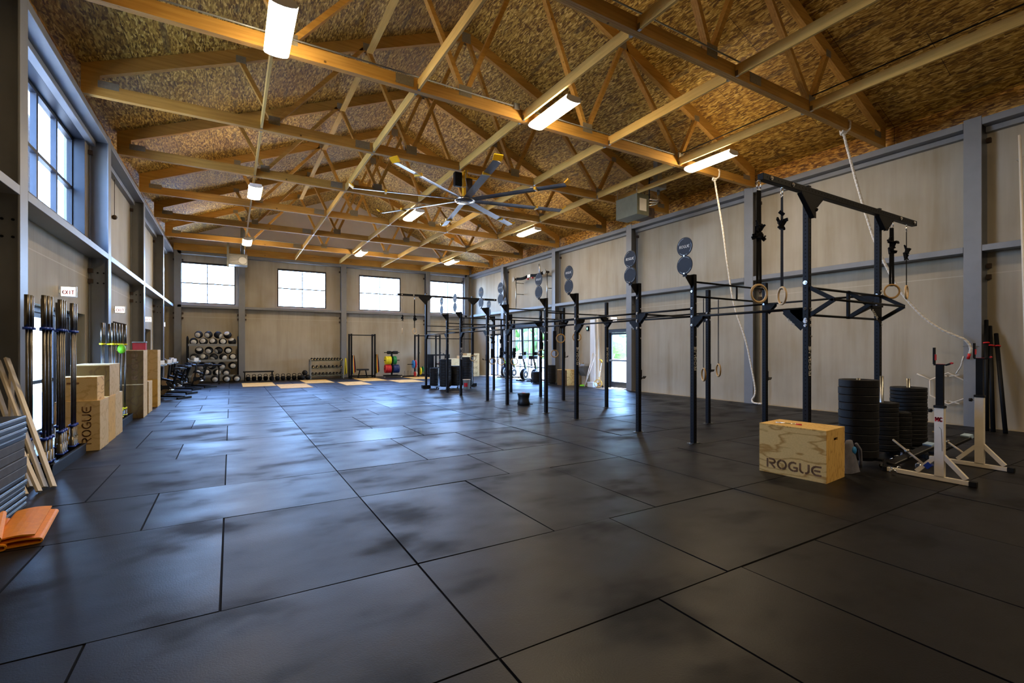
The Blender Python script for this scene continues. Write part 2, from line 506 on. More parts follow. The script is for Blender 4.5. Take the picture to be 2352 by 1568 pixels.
GLYPH = {
    'R': [[(.1, 0), (.1, .92)], [(.32, .95), (.6, .95)] + arc(.62, .72, .28, .23, 90, -90)[1:] + [(.34, .49)], [(.5, .42), (.88, 0)]],
    'O': [arc(.5, .5, .44, .47, 100, 260, 8), arc(.5, .5, .44, .47, 80, -80, 8)],
    'G': [arc(.55, .5, .46, .47, 60, 262, 8), [(.62, .03), (.9, .1), (.92, .42), (.6, .42)]],
    'U': [[(.08, .97), (.08, .35)] + arc(.42, .35, .34, .32, 180, 262, 4)[1:], arc(.58, .35, .34, .32, 278, 360, 4) + [(.92, .97)]],
    'E': [arc(.6, .5, .5, .47, 108, 252, 8), [(.5, .96), (.95, .96)], [(.36, .5), (.85, .5)], [(.5, .04), (.95, .04)]],
    'M': [[(.1, 0), (.1, 1), (.5, .4), (.9, 1), (.9, 0)]],
    'C': [arc(.55, .5, .42, .47, 50, 310, 8)],
    'X': [[(.08, 0), (.92, 1)], [(.08, 1), (.92, 0)]],
    'I': [[(.5, 0), (.5, 1)]],
    'T': [[(.5, 0), (.5, 1)], [(.05, 1), (.95, 1)]],
}
def thing(name, label, cat, loc=(0, 0, 0), rotz=0, group=None):
    o = bpy.data.objects.new(name, None); COL.objects.link(o)
    o.empty_display_size = .1
    o.location = loc; o.rotation_euler = (0, 0, rotz)
    o['label'] = label; o['category'] = cat
    if group: o['group'] = group
    return o
def tag(o, label, cat, group=None):
    o['label'] = label; o['category'] = cat
    if group: o['group'] = group
    return o
def struct(o):
    o['kind'] = 'structure'; return o
def kids(o):
    return [c for c in COL.objects if c.parent == o]
def dup(root, loc=None, rotz=None, label=None, group=None, rot=None):
    r = root.copy(); COL.objects.link(r)
    if loc is not None: r.location = loc
    if rotz is not None: r.rotation_euler = (0, 0, rotz)
    if rot is not None: r.rotation_euler = rot
    if label: r['label'] = label
    if group: r['group'] = group
    for ch in list(root.children):
        c = ch.copy(); COL.objects.link(c); c.parent = r
        for g in list(ch.children):
            d = g.copy(); COL.objects.link(d); d.parent = c
    return r
ORD = ['topmost', 'second from the top', 'third from the top', 'fourth from the top', 'fifth from the top', 'sixth from the top', 'seventh from the top',
       'eighth from the top', 'ninth from the top', 'tenth from the top', 'eleventh from the top', 'twelfth from the top', 'thirteenth from the top',
       'fourteenth from the top', 'fifteenth from the top', 'sixteenth from the top']
NTH = ['nearest', 'second nearest', 'third nearest', 'fourth nearest', 'fifth nearest', 'sixth nearest', 'seventh nearest', 'farthest']

# ------------------------------------------------------------------ the hall
XL, XR, YB = -2.27, 12.73, 26.80          # inner faces of the steel columns
WL, WR, WB = -2.60, 13.06, 27.13          # inner faces of the concrete panels
YF = -4.0
ZT = 6.11                                 # underside of the trusses
XM = (XL + XR) / 2
PITCH = 5 / 12
def z_under(X):                           # underside of the top chords
    return 9.50 - PITCH * abs(X - XM)
DECK = .27
def z_deck(X): return z_under(X) + DECK

def wall_mesh(mb, axis, c0, c1, u0, u1, z0, z1, holes):
    """solid wall between c0 and c1 on 'axis', running u0..u1, with rectangular holes (ua, ub, za, zb)"""
    us = sorted({u0, u1} | {h[0] for h in holes} | {h[1] for h in holes})
    zs = sorted({z0, z1} | {h[2] for h in holes} | {h[3] for h in holes})
    for a, b in zip(us[:-1], us[1:]):
        run = None
        for c, d in zip(zs[:-1], zs[1:]):
            um, zm = (a + b) / 2, (c + d) / 2
            solid = not any(h[0] < um < h[1] and h[2] < zm < h[3] for h in holes)
            if solid:
                run = [c, d] if run is None else [run[0], d]
            if (not solid or d == zs[-1]) and run is not None:
                if axis == 'x': mb.box(c0, c1, a, b, *run)
                else: mb.box(a, b, c0, c1, *run)
                run = None

LWIN = (8.80, 12.95, 3.88, 5.87)
LD = [(9.70, 12.98, 0, 2.26), (15.7, 17.55, 0, 2.26), (20.9, 22.4, 0, 2.26)]
RD = [(13.42, 14.60, 0, 2.32)]
RW = (18.95, 22.30, 0, 2.68)
RW2 = (23.25, 24.70, 0, 2.40)
BW = [(-2.14, .20, 3.70, 5.66), (2.06, 4.42, 3.70, 5.66), (6.14, 8.50, 3.70, 5.66), (10.28, 12.68, 3.70, 5.66)]

m = MB(); wall_mesh(m, 'x', WL - .32, WL, YF, WB + .3, -.05, 6.6, [LWIN] + LD)
struct(m.build('wall_left', 'concrete_panel'))
m = MB(); wall_mesh(m, 'x', WR, WR + .32, YF, WB + .3, -.05, 6.6, RD + [RW, RW2])
struct(m.build('wall_right', 'concrete_panel'))
m = MB(); wall_mesh(m, 'y', WB, WB + .3, WL, WR, -.05, 6.30, BW)
struct(m.build('wall_back', 'concrete_panel'))
m = MB(); m.box(WL, WR, YF - .3, YF, -.05, 6.3)
struct(m.build('wall_front', 'concrete_panel'))
for nm, y in (('wall_gable_back', 27.02), ('wall_gable_front', YF - .2)):
    m = MB(); m.prism([(WL, y, 6.25), (WR, y, 6.25), (WR, y, z_deck(WR)), (XM, y, z_deck(XM)), (WL, y, z_deck(WL))], (0, .12, 0))
    struct(m.build(nm, 'gable_board'))

# concrete slab, and the rubber mats laid over it
m = MB(); m.box(WL - .3, WR + .3, YF - .3, WB + .3, -.30, -.012)
struct(m.build('floor', 'concrete_panel'))
m = MB(); m.box(WL + .125, XR + .015, YF + .01, 26.85, -.0118, -.0105)
struct(m.build('floor_underlay', 'black_webbing'))
def floor_mats():
    bands = [(.27, 2.1, 'n'), (2.1, 3.32, 's'), (3.32, 5.13, 'l'), (5.13, 6.36, 's'), (6.36, 8.18, 'l'), (8.18, 9.4, 's'), (9.4, 11.2, 'l'), (11.2, 12.42, 's'),
             (12.42, 14.25, 'l'), (14.25, 15.47, 's'), (15.47, 17.3, 'l'), (17.3, 18.5, 's'), (18.5, 20.35, 'l'), (20.35, 21.6, 's'), (21.6, 23.4, 'l'), (23.4, 25.2, 'l'), (25.2, 26.86, 'l')]
    y = .27
    k = 0
    while y > YF + .1:
        h = 1.22 if k % 2 == 0 else 1.83
        bands.insert(0, (max(YF, y - h), y, 's' if k % 2 == 0 else 'l')); y -= h; k += 1
    verts, faces, val, mi = [], [], [], []
    def tile(x0, x1, y0, y1):
        g = .0035; dz = R.uniform(-.0012, .0012)
        t = R.random()
        sx, sy = R.uniform(-.0022, .0022), R.uniform(-.0022, .0022)
        o = len(verts)
        b = .004
        for (ix, iy, zz) in ((x0 + g, y0 + g, -.010), (x1 - g, y0 + g, -.010), (x1 - g, y1 - g, -.010), (x0 + g, y1 - g, -.010)):
            verts.append((ix, iy, zz))
        for (ix, iy, sgx, sgy) in ((x0 + g + b, y0 + g + b, -1, -1), (x1 - g - b, y0 + g + b, 1, -1), (x1 - g - b, y1 - g - b, 1, 1), (x0 + g + b, y1 - g - b, -1, 1)):
            verts.append((ix, iy, dz * .4 + sgx * sx + sgy * sy - .001))
        fs = [(4, 5, 6, 7), (0, 1, 5, 4), (1, 2, 6, 5), (2, 3, 7, 6), (3, 0, 4, 7)]
        for f in fs:
            faces.append([o + i for i in f]); val.append(t); mi.append(0 if f[0] == 4 else 1)
    for (y0, y1, kind) in bands:
        w = 1.22 if kind == 'l' else 1.83
        if kind == 'n': seams = [-1.28, -.07, 1.165, 2.3, 3.14, 4.11, 5.35, 6.57, 7.8, 9.0, 10.25, 11.45]
        else:
            off = 1.165 if kind == 'l' else 1.165
            seams = []
            x = off
            while x > WL: seams.append(x); x -= w
            x = off + w
            while x < WR: seams.append(x); x += w
            if y1 <= 2.2 and kind == 's': seams = [v + .4 for v in seams]
        xs = [WL + .12] + sorted(v for v in seams if WL + .3 < v < XR - .2) + [XR + .02]
        for a, b in zip(xs[:-1], xs[1:]): tile(a, b, y0, y1)
    me = bpy.data.meshes.new('floor_mats'); me.from_pydata(verts, [], faces)
    me.materials.append(MATS['rubber_floor']); me.materials.append(MATS['black_webbing'])
    me.polygons.foreach_set('material_index', mi)
    at = me.attributes.new('tile', 'FLOAT', 'FACE')
    at.data.foreach_set('value', val)
    me.update()
    o = bpy.data.objects.new('floor_mats', me); COL.objects.link(o)
    struct(o)
floor_mats()

# roof deck of oriented strand board
for side, x0, x1, mt in (('left', WL - .55, XM, 'roof_osb_left'), ('right', XM, WR + .55, 'roof_osb_right')):
    m = MB()
    m.prism([(x0, YF - .4, z_deck(x0)), (x1, YF - .4, z_deck(x1)), (x1, YF - .4, z_deck(x1) + .04), (x0, YF - .4, z_deck(x0) + .04)], (0, WB - YF + 1.0, 0))
    o = m.build('ceiling_' + side, mt); struct(o)
for i, (x0, x1) in enumerate(((WL - .04, WL + .0), (WR, WR + .04))):
    m = MB(); m.box(x0 + (.13 if i == 0 else -.13), x1 + (.13 if i == 0 else -.13), YF, 26.9, ZT, 6.60)
    struct(m.build('trim_%d' % (i + 1), 'eave_osb'))

# steel girts and eave beams between the columns
def rail(name, x0, x1, y0, y1, z0, z1):
    m = MB(); m.box(x0, x1, y0, y1, z0, z1); o = m.build(name, 'painted_steel', bevel=.004); struct(o)
LY = [8.40, 13.40, 18.25, 23.1]
RY = [3.51, 8.28, 13.03, 17.83, 22.62]
BX = [.47, 5.27, 10.07]
tn = 3
for x0, x1, ys in ((WL, XL, [YF] + LY + [YB]), (XR, WR, [YF, -1.2] + RY + [YB])):
    for a, b in zip(ys[:-1], ys[1:]):
        a2, b2 = a + .14, b - (.14 if b != YB else 0)
        for (z0, z1) in ((5.97, ZT - .004), (3.48, 3.60)):
            rail('trim_%d' % tn, x0, x1, a2, b2, z0, z1); tn += 1
        # lower flange of the eave beam, set back
        xx = (x0, x0 + .12) if x0 < 0 else (x1 - .12, x1)
        rail('trim_%d' % tn, xx[0], xx[1], a2, b2, 5.86, 5.965); tn += 1
xs = [XL + .0] + BX + [XR]
for a, b in zip(xs[:-1], xs[1:]):
    for (z0, z1) in ((5.97, ZT - .004), (3.48, 3.60)):
        rail('trim_%d' % tn, a + .14, b - .14, YB, WB, z0, z1); tn += 1

def column(name_label, cx, cy, face, side_clip=True):
    """H column; face = direction the wide flange looks, 'x+','x-','y-'"""
    t = thing('steel_column', name_label, 'column', (cx, cy, -.012), {'x+': -PI / 2 * -1 + 0, 'x-': -PI / 2, 'y-': 0}[face] if face != 'x+' else PI / 2, 'grey steel wall columns')
    m = MB()
    m.box(-.135, .135, 0, .022, 0, 6.16); m.box(-.135, .135, .305, .327, 0, 6.16); m.box(-.008, .008, .022, .305, 0, 6.16)
    m.build('post', 'painted_steel', t, bevel=.002)
    for sx in (-1, 1):
        for z in (3.0, 3.22, 5.72):
            b = MB(); b.box(sx * .137, sx * .20, .25, .326, z - .045, z + .045); b.build('wall_clip', 'iron_brown', t)
    for z in (2.98, 3.2):
        b = MB()
        for sx in (-1, 1):
            for dy in (.1, .2):
                b.cyl((sx * .009, dy, z), (sx * .022, dy, z), .016, 8)
        b.build('bolt', 'black_steel', t)
    return t
# rotation: local +Y points into the wall
def col_at(lbl, x, y, rz):
    t = column(lbl, x, y, 'y-'); t.rotation_euler = (0, 0, rz); return t
for i, y in enumerate(LY):
    col_at('grey steel column on the left wall, %s to the camera' % ['nearest', 'second nearest', 'third nearest', 'farthest'][i] if i else 'big grey steel column at the left edge of the picture, stack of mats before it', XL, y, PI / 2)
for i, y in enumerate(RY):
    col_at(['wide grey column on the right wall beside the leaning black poles', 'grey column on the right wall behind the hanging rope end', 'grey column on the right wall just right of the small glazed door',
            'grey column on the right wall left of the drinking fountain', 'grey column on the right wall between the wide glazed front and the far door'][i], XR, y, -PI / 2)
for i, x in enumerate(BX):
    col_at(['grey column on the far wall beside the medicine ball rack', 'grey column on the far wall between dumbbell rack and squat rack', 'grey column on the far wall beside the last window'][i], x, YB, 0)
col_at('grey corner column where left and far walls meet', XL + .155, YB + .0, 0)
col_at('grey corner column where right and far walls meet', XR - .155, YB + .0, 0)

# ------------------------------------------------------------------ windows and doors
def window_back(n, x0, x1, z0, z1):
    m = MB(); y0, y1 = WB + .02, WB + .10
    f = .055
    m.box(x0, x1, y0, y1, z1 - .085, z1); m.box(x0, x1, y0, y1, z0, z0 + .045)
    m.box(x0, x0 + f, y0, y1, z0 + .045, z1 - .085); m.box(x1 - f, x1, y0, y1, z0 + .045, z1 - .085)
    xm = (x0 + x1) / 2; zm = (z0 + z1) / 2 - .02
    m.box(xm - .02, xm + .02, y0 + .02, y1 - .02, z0 + .045, z1 - .085)
    m.box(x0 + f, x1 - f, y0 + .021, y1 - .021, zm - .026, zm + .026)
    w = m.build('window_%d' % n, 'dark_frame'); struct(w)
    g = MB(); g.box(x0 + f, x1 - f, WB + .055, WB + .061, z0 + .045, z1 - .085)
    g.build('pane', 'window_glass', w)
for i, (a, b, c, d) in enumerate(BW): window_back(i + 1, a, b, c, d)

def window_left():
    y0, y1, z0, z1 = LWIN
    xa, xb = WL - .26, WL - .18
    m = MB()
    m.box(xa, xb, y0, y1, z1 - .07, z1); m.box(xa, xb, y0, y1, z0, z0 + .07)
    ys = [y0 + (y1 - y0) * k / 4 for k in range(5)]
    for k, y in enumerate(ys):
        w = .06 if k in (0, 4) else .045
        m.box(xa, xb, max(y0, y - w), min(y1, y + w), z0 + .07, z1 - .07)
    zm = (z0 + z1) / 2 - .05
    for a, b in zip(ys[:-1], ys[1:]): m.box(xa, xb, a + .06, b - .06, zm - .03, zm + .03)
    w = m.build('window_5', 'dark_frame'); struct(w)
    g = MB(); g.box(WL - .225, WL - .219, y0 + .06, y1 - .06, z0 + .07, z1 - .07); g.build('pane', 'window_glass', w)
    # dark metal lining of the reveal
    m = MB()
    m.box(WL - .18, WL + .006, y0, y1, z1 - .012, z1); m.box(WL - .18, WL + .006, y1 - .012, y1, z0, z1 - .012)
    m.box(WL - .18, WL + .006, y0, y0 + .012, z0, z1 - .012); m.box(WL - .18, WL + .02, y0 + .012, y1 - .012, z0, z0 + .012)
    m.build('reveal_lining', 'dark_frame', w)
window_left()

def leaf_x(m, g, X, y0, y1, z1, st=.06, bot=.25, rails=()):
    """a framed glass leaf in the plane X"""
    m.box(X - .025, X + .025, y0, y0 + st, .01, z1); m.box(X - .025, X + .025, y1 - st, y1, .01, z1)
    m.box(X - .025, X + .025, y0 + st, y1 - st, z1 - .08, z1); m.box(X - .025, X + .025, y0 + st, y1 - st, .01, bot)
    for z in rails: m.box(X - .022, X + .022, y0 + st, y1 - st, z - .03, z + .03)
    g.box(X - .004, X + .004, y0 + st, y1 - st, bot, z1 - .08)

def door_left(n, y0, y1, z1, glazed):
    X = WL - .2
    m = MB()
    m.box(X - .06, X + .06, y0, y0 + .06, 0, z1); m.box(X - .06, X + .06, y1 - .06, y1, 0, z1)
    m.box(X - .06, X + .06, y0 + .06, y1 - .06, z1 - .10, z1)
    d = m.build('door_%d' % n, 'dark_frame'); struct(d)
    f, g = MB(), MB()
    ym = (y0 + y1) / 2 if not glazed else 11.75
    if glazed:
        leaf_x(f, g, X, y0 + .06, ym, z1 - .1, .07, .2, (1.0,))
        f.build('glass_leaf', 'dark_frame', d); g.build('pane', 'window_glass', d)
        k = MB(); k.box(X - .022, X + .022, ym + .005, y1 - .065, .01, z1 - .105); k.build('solid_leaf', 'dark_frame', d)
        h = MB(); h.cyl((X + .07, ym + .12, 1.02), (X + .07, y1 - .15, 1.02), .018, 8); h.box(X + .02, X + .07, ym + .14, ym + .18, 1.0, 1.04); h.box(X + .02, X + .07, y1 - .2, y1 - .16, 1.0, 1.04)
        h.build('push_bar', 'bar_steel', d)
    else:
        k = MB(); k.box(X - .022, X + .022, y0 + .065, ym - .003, .01, z1 - .105); k.box(X - .022, X + .022, ym + .003, y1 - .065, .01, z1 - .105)
        k.build('solid_leaf', 'dark_frame', d)
        h = MB(); h.cyl((X + .07, y0 + .2, 1.02), (X + .07, y1 - .2, 1.02), .018, 8); h.box(X + .02, X + .07, y0 + .22, y0 + .26, 1., 1.04); h.box(X + .02, X + .07, y1 - .26, y1 - .22, 1., 1.04)
        h.build('push_bar', 'bar_steel', d)
for i, (a, b, c, d) in enumerate(LD): door_left(i + 1, a, b, d, i == 0)

def door_right():
    y0, y1, z1 = RD[0][0], RD[0][1], RD[0][3]
    X = WR + .12
    m = MB()
    m.box(X - .07, X + .07, y0, y0 + .05, 0, z1); m.box(X - .07, X + .07, y1 - .09, y1, 0, z1); m.box(X - .07, X + .07, y0 + .05, y1 - .09, z1 - .13, z1)
    d = m.build('door_4', 'dark_frame'); struct(d)
    f, g = MB(), MB(); leaf_x(f, g, X, y0 + .055, y1 - .095, z1 - .135, .085, .24)
    f.build('glass_leaf', 'dark_frame', d); g.build('pane', 'window_glass', d)
    h = MB(); h.box(X - .09, X - .05, y0 + .1, y1 - .12, 1.05, 1.12); h.build('push_bar', 'aluminium', d)
door_right()

def front_right(n, op, cols, rails):
    y0, y1, _, z1 = op
    X = WR + .14
    m = MB()
    m.box(X - .05, X + .05, y0, y1, z1 - .10, z1)
    ys = [y0 + (y1 - y0) * k / cols for k in range(cols + 1)]
    for k, y in enumerate(ys):
        m.box(X - .05, X + .05, max(y0, y - .03), min(y1, y + .03), 0, z1 - .10)
    for a, b in zip(ys[:-1], ys[1:]):
        m.box(X - .04, X + .04, a + .03, b - .03, 0, .06)
        for z in rails: m.box(X - .035, X + .035, a + .03, b - .03, z - .028, z + .028)
    w = m.build('window_%d' % n, 'dark_frame' if n == 7 else 'painted_steel'); struct(w)
    g = MB(); g.box(X - .004, X + .004, y0 + .03, y1 - .03, .06, z1 - .1); g.build('pane', 'window_glass', w)
front_right(6, RW, 4, (.62, 1.28, 1.96))
front_right(7, RW2, 2, (1.05,))
m = MB(); m.box(WR - .03, WR + .01, RW[0] - .05, RW[1] + .05, RW[3] - .02, RW[3] + .10); struct(m.build('trim_90', 'dark_frame'))

# ------------------------------------------------------------------ roof trusses
TY = [5.03, 8.15, 11.22, 14.33, 17.45, 20.55, 23.75]
CH = .215
def make_truss(y, label, mirror):
    t = thing('roof_truss', label, 'truss', (XM, y, ZT), 0, 'timber roof trusses across the hall')
    half = (XR - XL) / 2 + .02
    zu = lambda x: 9.50 - PITCH * abs(x) - ZT
    m = MB()
    for k in (-1, 0, 1):
        m.box(-half, half, k * .037 - .0175, k * .037 + .0175, 0, CH)
    m.build('bottom_chord', 'truss_lumber', t)
    for s in (-1, 1):
        m = MB()
        for k in (-1, 0, 1):
            yy = k * .037
            m.prism([(0, yy - .0175, zu(0)), (s * half, yy - .0175, zu(half)), (s * half, yy - .0175, zu(half) + DECK - .004), (0, yy - .0175, zu(0) + DECK - .004)], (0, .035, 0))
        m.build('top_chord', 'truss_lumber', t)
        m = MB(); m.box(s * (half - .0), s * (half - .26), -.055, .055, CH + .002, zu(half) + .12)
        m.build('heel_block', 'truss_lumber', t)
    bot = [1.46, 4.44]; top = [0, 2.5, 5.05]
    webs = []
    for s in (-1, 1):
        webs += [((s * 1.46, CH), (s * .06, zu(0))), ((s * 1.46, CH), (s * 2.5, zu(2.5))), ((s * 4.44, CH), (s * 2.6, zu(2.6))), ((s * 4.44, CH), (s * 5.05, zu(5.05)))]
    for (a, b) in webs:
        m = MB()
        for k in (-1, 0, 1):
            m.bar((a[0], k * .037, a[1] - .03), (b[0], k * .037, b[1] + .03), .035, .085, (1, 0, 0))
        m.build('web', 'truss_lumber', t)
    # toothed plates, both faces
    pl = []
    for s in (-1, 1):
        pl += [(s * 1.46, CH + .035, .26, .20), (s * 4.44, CH + .025, .22, .17), (s * 2.5, zu(2.5) + .05, .22, .17), (s * 5.05, zu(5.05) + .05, .18, .14), (s * (half - .38), CH * 1.0, .30, .13)]
    pl += [(0, zu(0) + .06, .24, .26), (mirror * 2.62, CH * .5 + .02, .32, .17)]
    for (x, z, w, h) in pl:
        for s in (-1, 1):
            m = MB(); m.box(x - w / 2, x + w / 2, s * .0555, s * .0585, z - h / 2, z + h / 2)
            m.build('gusset_plate', 'galvanised', t)
    return t
for i, y in enumerate(TY):
    lbl = 'timber roof truss, %s to the camera' % NTH[i] if i < 6 else 'timber roof truss, last one before the far gable'
    make_truss(y, lbl, -1 if i != 0 else 1)
# timber along the foot of the far gable
m = MB(); m.box(XL, XR, 26.78, 26.96, ZT, 6.44)
tag(m.build('gable_plate', 'truss_lumber', loc=(XM, 26.87, ZT)), 'long timber beam lying on the far wall below the pale gable', 'beam')

# braces between the bottom chords
BRX = [.55, 2.86, 5.04, 7.30, 9.60]
BN = ['leftmost', 'second from the left', 'middle', 'second from the right', 'rightmost']
proto = None
make_truss(1.86, 'timber roof truss above the viewpoint, outside the picture', 1)
ys = [1.86] + TY + [26.76]
for j, (a, b) in enumerate(zip(ys[:-1], ys[1:])):
    L = (b - a) - (.118 if j < 7 else .06)
    for i, x in enumerate(BRX):
        OD = ['first', 'second', 'third', 'fourth', 'fifth', 'sixth', 'seventh']
        where = ('between the %s and %s trusses' % (OD[j - 1], OD[j])) if 0 < j < 7 else ('in front of the nearest truss' if j == 0 else 'between last truss and far gable')
        t = thing('ceiling_brace', 'pale timber brace %s, %s one' % (where, BN[i]), 'timber brace', (x, a + .057, ZT + .006), 0, 'pale timber braces joining the trusses')
        m = MB(); m.box(-.02, .02, 0, L, 0, .185); m.build('board', 'brace_lumber', t)
        for yy in ((0, .05), (L - .05, L)):
            m = MB()
            m.box(-.024, .024, yy[0], yy[1], -.003, 0); m.box(-.024, -.021, yy[0], yy[1], 0, .09); m.box(.021, .024, yy[0], yy[1], 0, .09)
            m.build('joist_hanger', 'bar_steel', t)
# second brace line right of the last one, by the heater, and upper braces at the top chords
for (x, y0, y1, z, lbl) in ((10.35, 8.15, 11.22, ZT + .02, 'short timber brace above the unit heater, right of the main braces'),
                            ):
    m = MB(); m.box(x - .02, x + .02, y0 + .057, y1 - .057, z, z + .14)
    tag(m.build('ceiling_brace', 'brace_lumber', loc=(x, y0, z)), lbl, 'timber brace')
for j, (a, b) in enumerate(zip(TY[:-1], TY[1:])):
    m = MB(); z = 8.38; m.box(2.70, 2.84, a + .057, b - .057, z, z + .04)
    tag(m.build('upper_brace', 'brace_lumber', loc=(2.77, a, z)), 'flat board high under left roof slope between the %s and %s trusses' % (['first', 'second', 'third', 'fourth', 'fifth', 'sixth'][j], ['second', 'third', 'fourth', 'fifth', 'sixth', 'last'][j]), 'timber brace', 'high flat braces under the left roof slope')

# conduits
def conduit(pts, r, lbl, nm='electrical_conduit', mat='grey_metal'):
    m = MB(); m.tube(pts, r, 8)
    return tag(m.build(nm, mat, loc=pts[0]), lbl, 'pipe')
def arcpts(y, z, x0, x1):
    return [(x0, y, z - .10), (x0 + .12, y, z - .02), (x0 + .35, y, z), (x1, y, z)]
conduit([(-2.2, 8.065, 6.40), (-1.9, 8.065, 6.345), (-1.5, 8.065, 6.338), (4.9, 8.065, 6.338)], .013, 'thin grey conduit running along the second nearest truss on the left')
conduit([(5.1, 8.065, 6.338), (9.4, 8.065, 6.338)], .010, 'thin dark conduit along the second nearest truss, right of the centre brace')
conduit([(-1.7, 23.665, 6.338), (11.9, 23.665, 6.338), (12.35, 23.665, 6.33), (12.45, 23.665, 6.28), (12.47, 23.665, 6.15)], .016, 'grey conduit along the last truss, bending down at the right wall')
conduit([(-1.9, 5.0 - .085, 6.338), (7.5, 5.0 - .085, 6.338)], .012, 'thin conduit along the nearest truss above the frame')
conduit([(9.66, 1.86, 6.43), (9.66, 5.1, 6.43), (9.64, 8.05, 6.40)], .012, 'black cable strung above the rightmost near brace', 'ceiling_cable', 'black_steel')
# little box with a looped wire above the centre lamp
t = thing('junction_box', 'small grey junction box with looped wire on the second nearest truss', 'junction box', (4.86, 8.06, 6.34))
m = MB(); m.box(-.06, .06, -.035, .0, -.06, .05); m.build('case', 'grey_metal', t)
m = MB(); m.tube([(.06, -.02, .03), (.12, -.03, .10), (.20, -.05, .07), (.22, -.06, .0)], .004, 6); m.build('wire', 'black_steel', t)

# ------------------------------------------------------------------ hanging lamps
def make_lamp():
    t = thing('ceiling_lamp', 'x', 'lamp', (0, 0, 0))
    L, W = 1.26, .34
    prof = [(-W / 2 + .022, .062), (-W / 2, .034), (-W / 2 + .02, .008), (-W / 4, -.010), (0, -.016), (W / 4, -.010), (W / 2 - .02, .008), (W / 2, .034), (W / 2 - .022, .062)]
    m = MB()
    v = [(x, yy, z) for yy in (-L / 2 + .02, L / 2 - .02) for (x, z) in prof]
    n = len(prof)
    m.add(v, [(i, i + 1, n + i + 1, n + i) for i in range(n - 1)], True)
    m.build('diffuser', 'lamp_diffuser', t)
    m = MB()
    m.box(-W / 2 + .03, W / 2 - .03, -L / 2 + .02, L / 2 - .02, .063, .095)
    for s in (-1, 1):
        m.prism([(x, s * (L / 2 - .018), z) for (x, z) in prof] + [(W / 2 - .03, s * (L / 2 - .018), .095), (-W / 2 + .03, s * (L / 2 - .018), .095)], (0, s * .016, 0))
    m.build('housing', 'white_plastic', t)
    for s in (-1, 1):
        m = MB(); m.tube([(0, s * .45, .08), (.0, s * .45, .16)], .003, 6); m.build('hanger_wire', 'bar_steel', t)
    return t
lamp0 = make_lamp()
rows = [('left', .59), ('centre', 5.26), ('right', 9.83)]
k = 0
for (d, y) in (('nearest', 7.37), ('middle', 15.38), ('farthest', 22.75)):
    for (c, x) in rows:
        lbl = 'long lit ceiling lamp hung below the braces, %s one of the %s row' % (d, c)
        o = lamp0 if k == 0 else dup(lamp0)
        o['label'] = lbl; o['group'] = 'lit lamps hanging under the trusses'
        o.location = (x + (.0 if c != 'left' else 0), y, 5.965); k += 1

for (c, x) in rows[1:]:
    o = dup(lamp0, (x, -.62, 5.965)); o['label'] = 'lit ceiling lamp behind the viewpoint, at the near end of the %s row' % c; o['group'] = 'lit lamps hanging under the trusses'

# ------------------------------------------------------------------ big ceiling fan
def fan():
    hub = Vector((5.19, 11.17, 5.37))
    t = thing('ceiling_fan', 'huge eight-bladed silver ceiling fan with yellow tips on the third truss', 'fan', hub)
    m = MB(); m.lathe([(.05, .06), (.20, .05), (.255, .03), (.27, 0), (.25, -.04), (.12, -.06), (0, -.06)], (0, 0, 0), n=28); m.build('hub', 'chrome', t)
    m = MB(); m.box(-.06, .06, -.04, .04, .05, .72); m.box(-.30, .52, -.03, .03, .56, .62); m.box(-.05, .05, -.1, .1, .70, .74)
    m.build('mount', 'yellow_plastic', t)
    m = MB(); m.cyl((.10, .03, .16), (.10, .03, .56), .115, 18); m.cyl((.1, .03, .06), (.1, .03, .16), .07, 14); m.build('motor', 'iron_brown', t)
    m = MB(); m.box(-.33, -.12, -.12, .02, .30, .66); m.build('control_box', 'black_steel', t, bevel=.03, seg=2)
    m = MB(); m.tube([(-.02, -.13, .74), (-.06, -.17, .5), (-.02, -.16, .3), (-.12, -.12, .28)], .008, 6); m.build('cable', 'grey_metal', t)
    tips = [(1110, 378), (1293, 425), (1297, 482), (1188, 511), (1040, 515), (895, 493), (808, 443), (883, 383)]
    a0 = math.atan2(*(lambda v: (v.y, v.x))(onZ(1293, 425, 5.37) - hub))
    for i in range(8):
        a = a0 + i * PI / 4
        d = Vector((math.cos(a), math.sin(a), 0)); pz = Vector((-d.y, d.x, 0))
        L = 2.72
        m = MB()
        v = []
        for s in (.20, L):
            for (c, z) in ((.085, -.022), (.03, .012), (-.05, .026), (-.085, .018), (-.05, .012), (.03, -.004)):
                v.append(d * s + pz * c + Vector((0, 0, z)))
        m.add(v, [(0, 1, 2, 3, 4, 5), (11, 10, 9, 8, 7, 6)] + [(j, (j + 1) % 6, 6 + (j + 1) % 6, 6 + j) for j in range(6)], False)
        bl = m.build('blade', 'aluminium', t)
        m = MB(); m.bar(d * (L + .0) + Vector((0, 0, .02)), d * (L + .10) + Vector((0, 0, .10)), .20, .03)
        m.build('blade_tip', 'yellow_plastic', bl)
        m = MB(); m.bar(d * 1.95 + Vector((0, 0, .002)), d * 2.0 + Vector((0, 0, .002)), .185, .064); m.build('clip', 'yellow_plastic', bl)
fan()

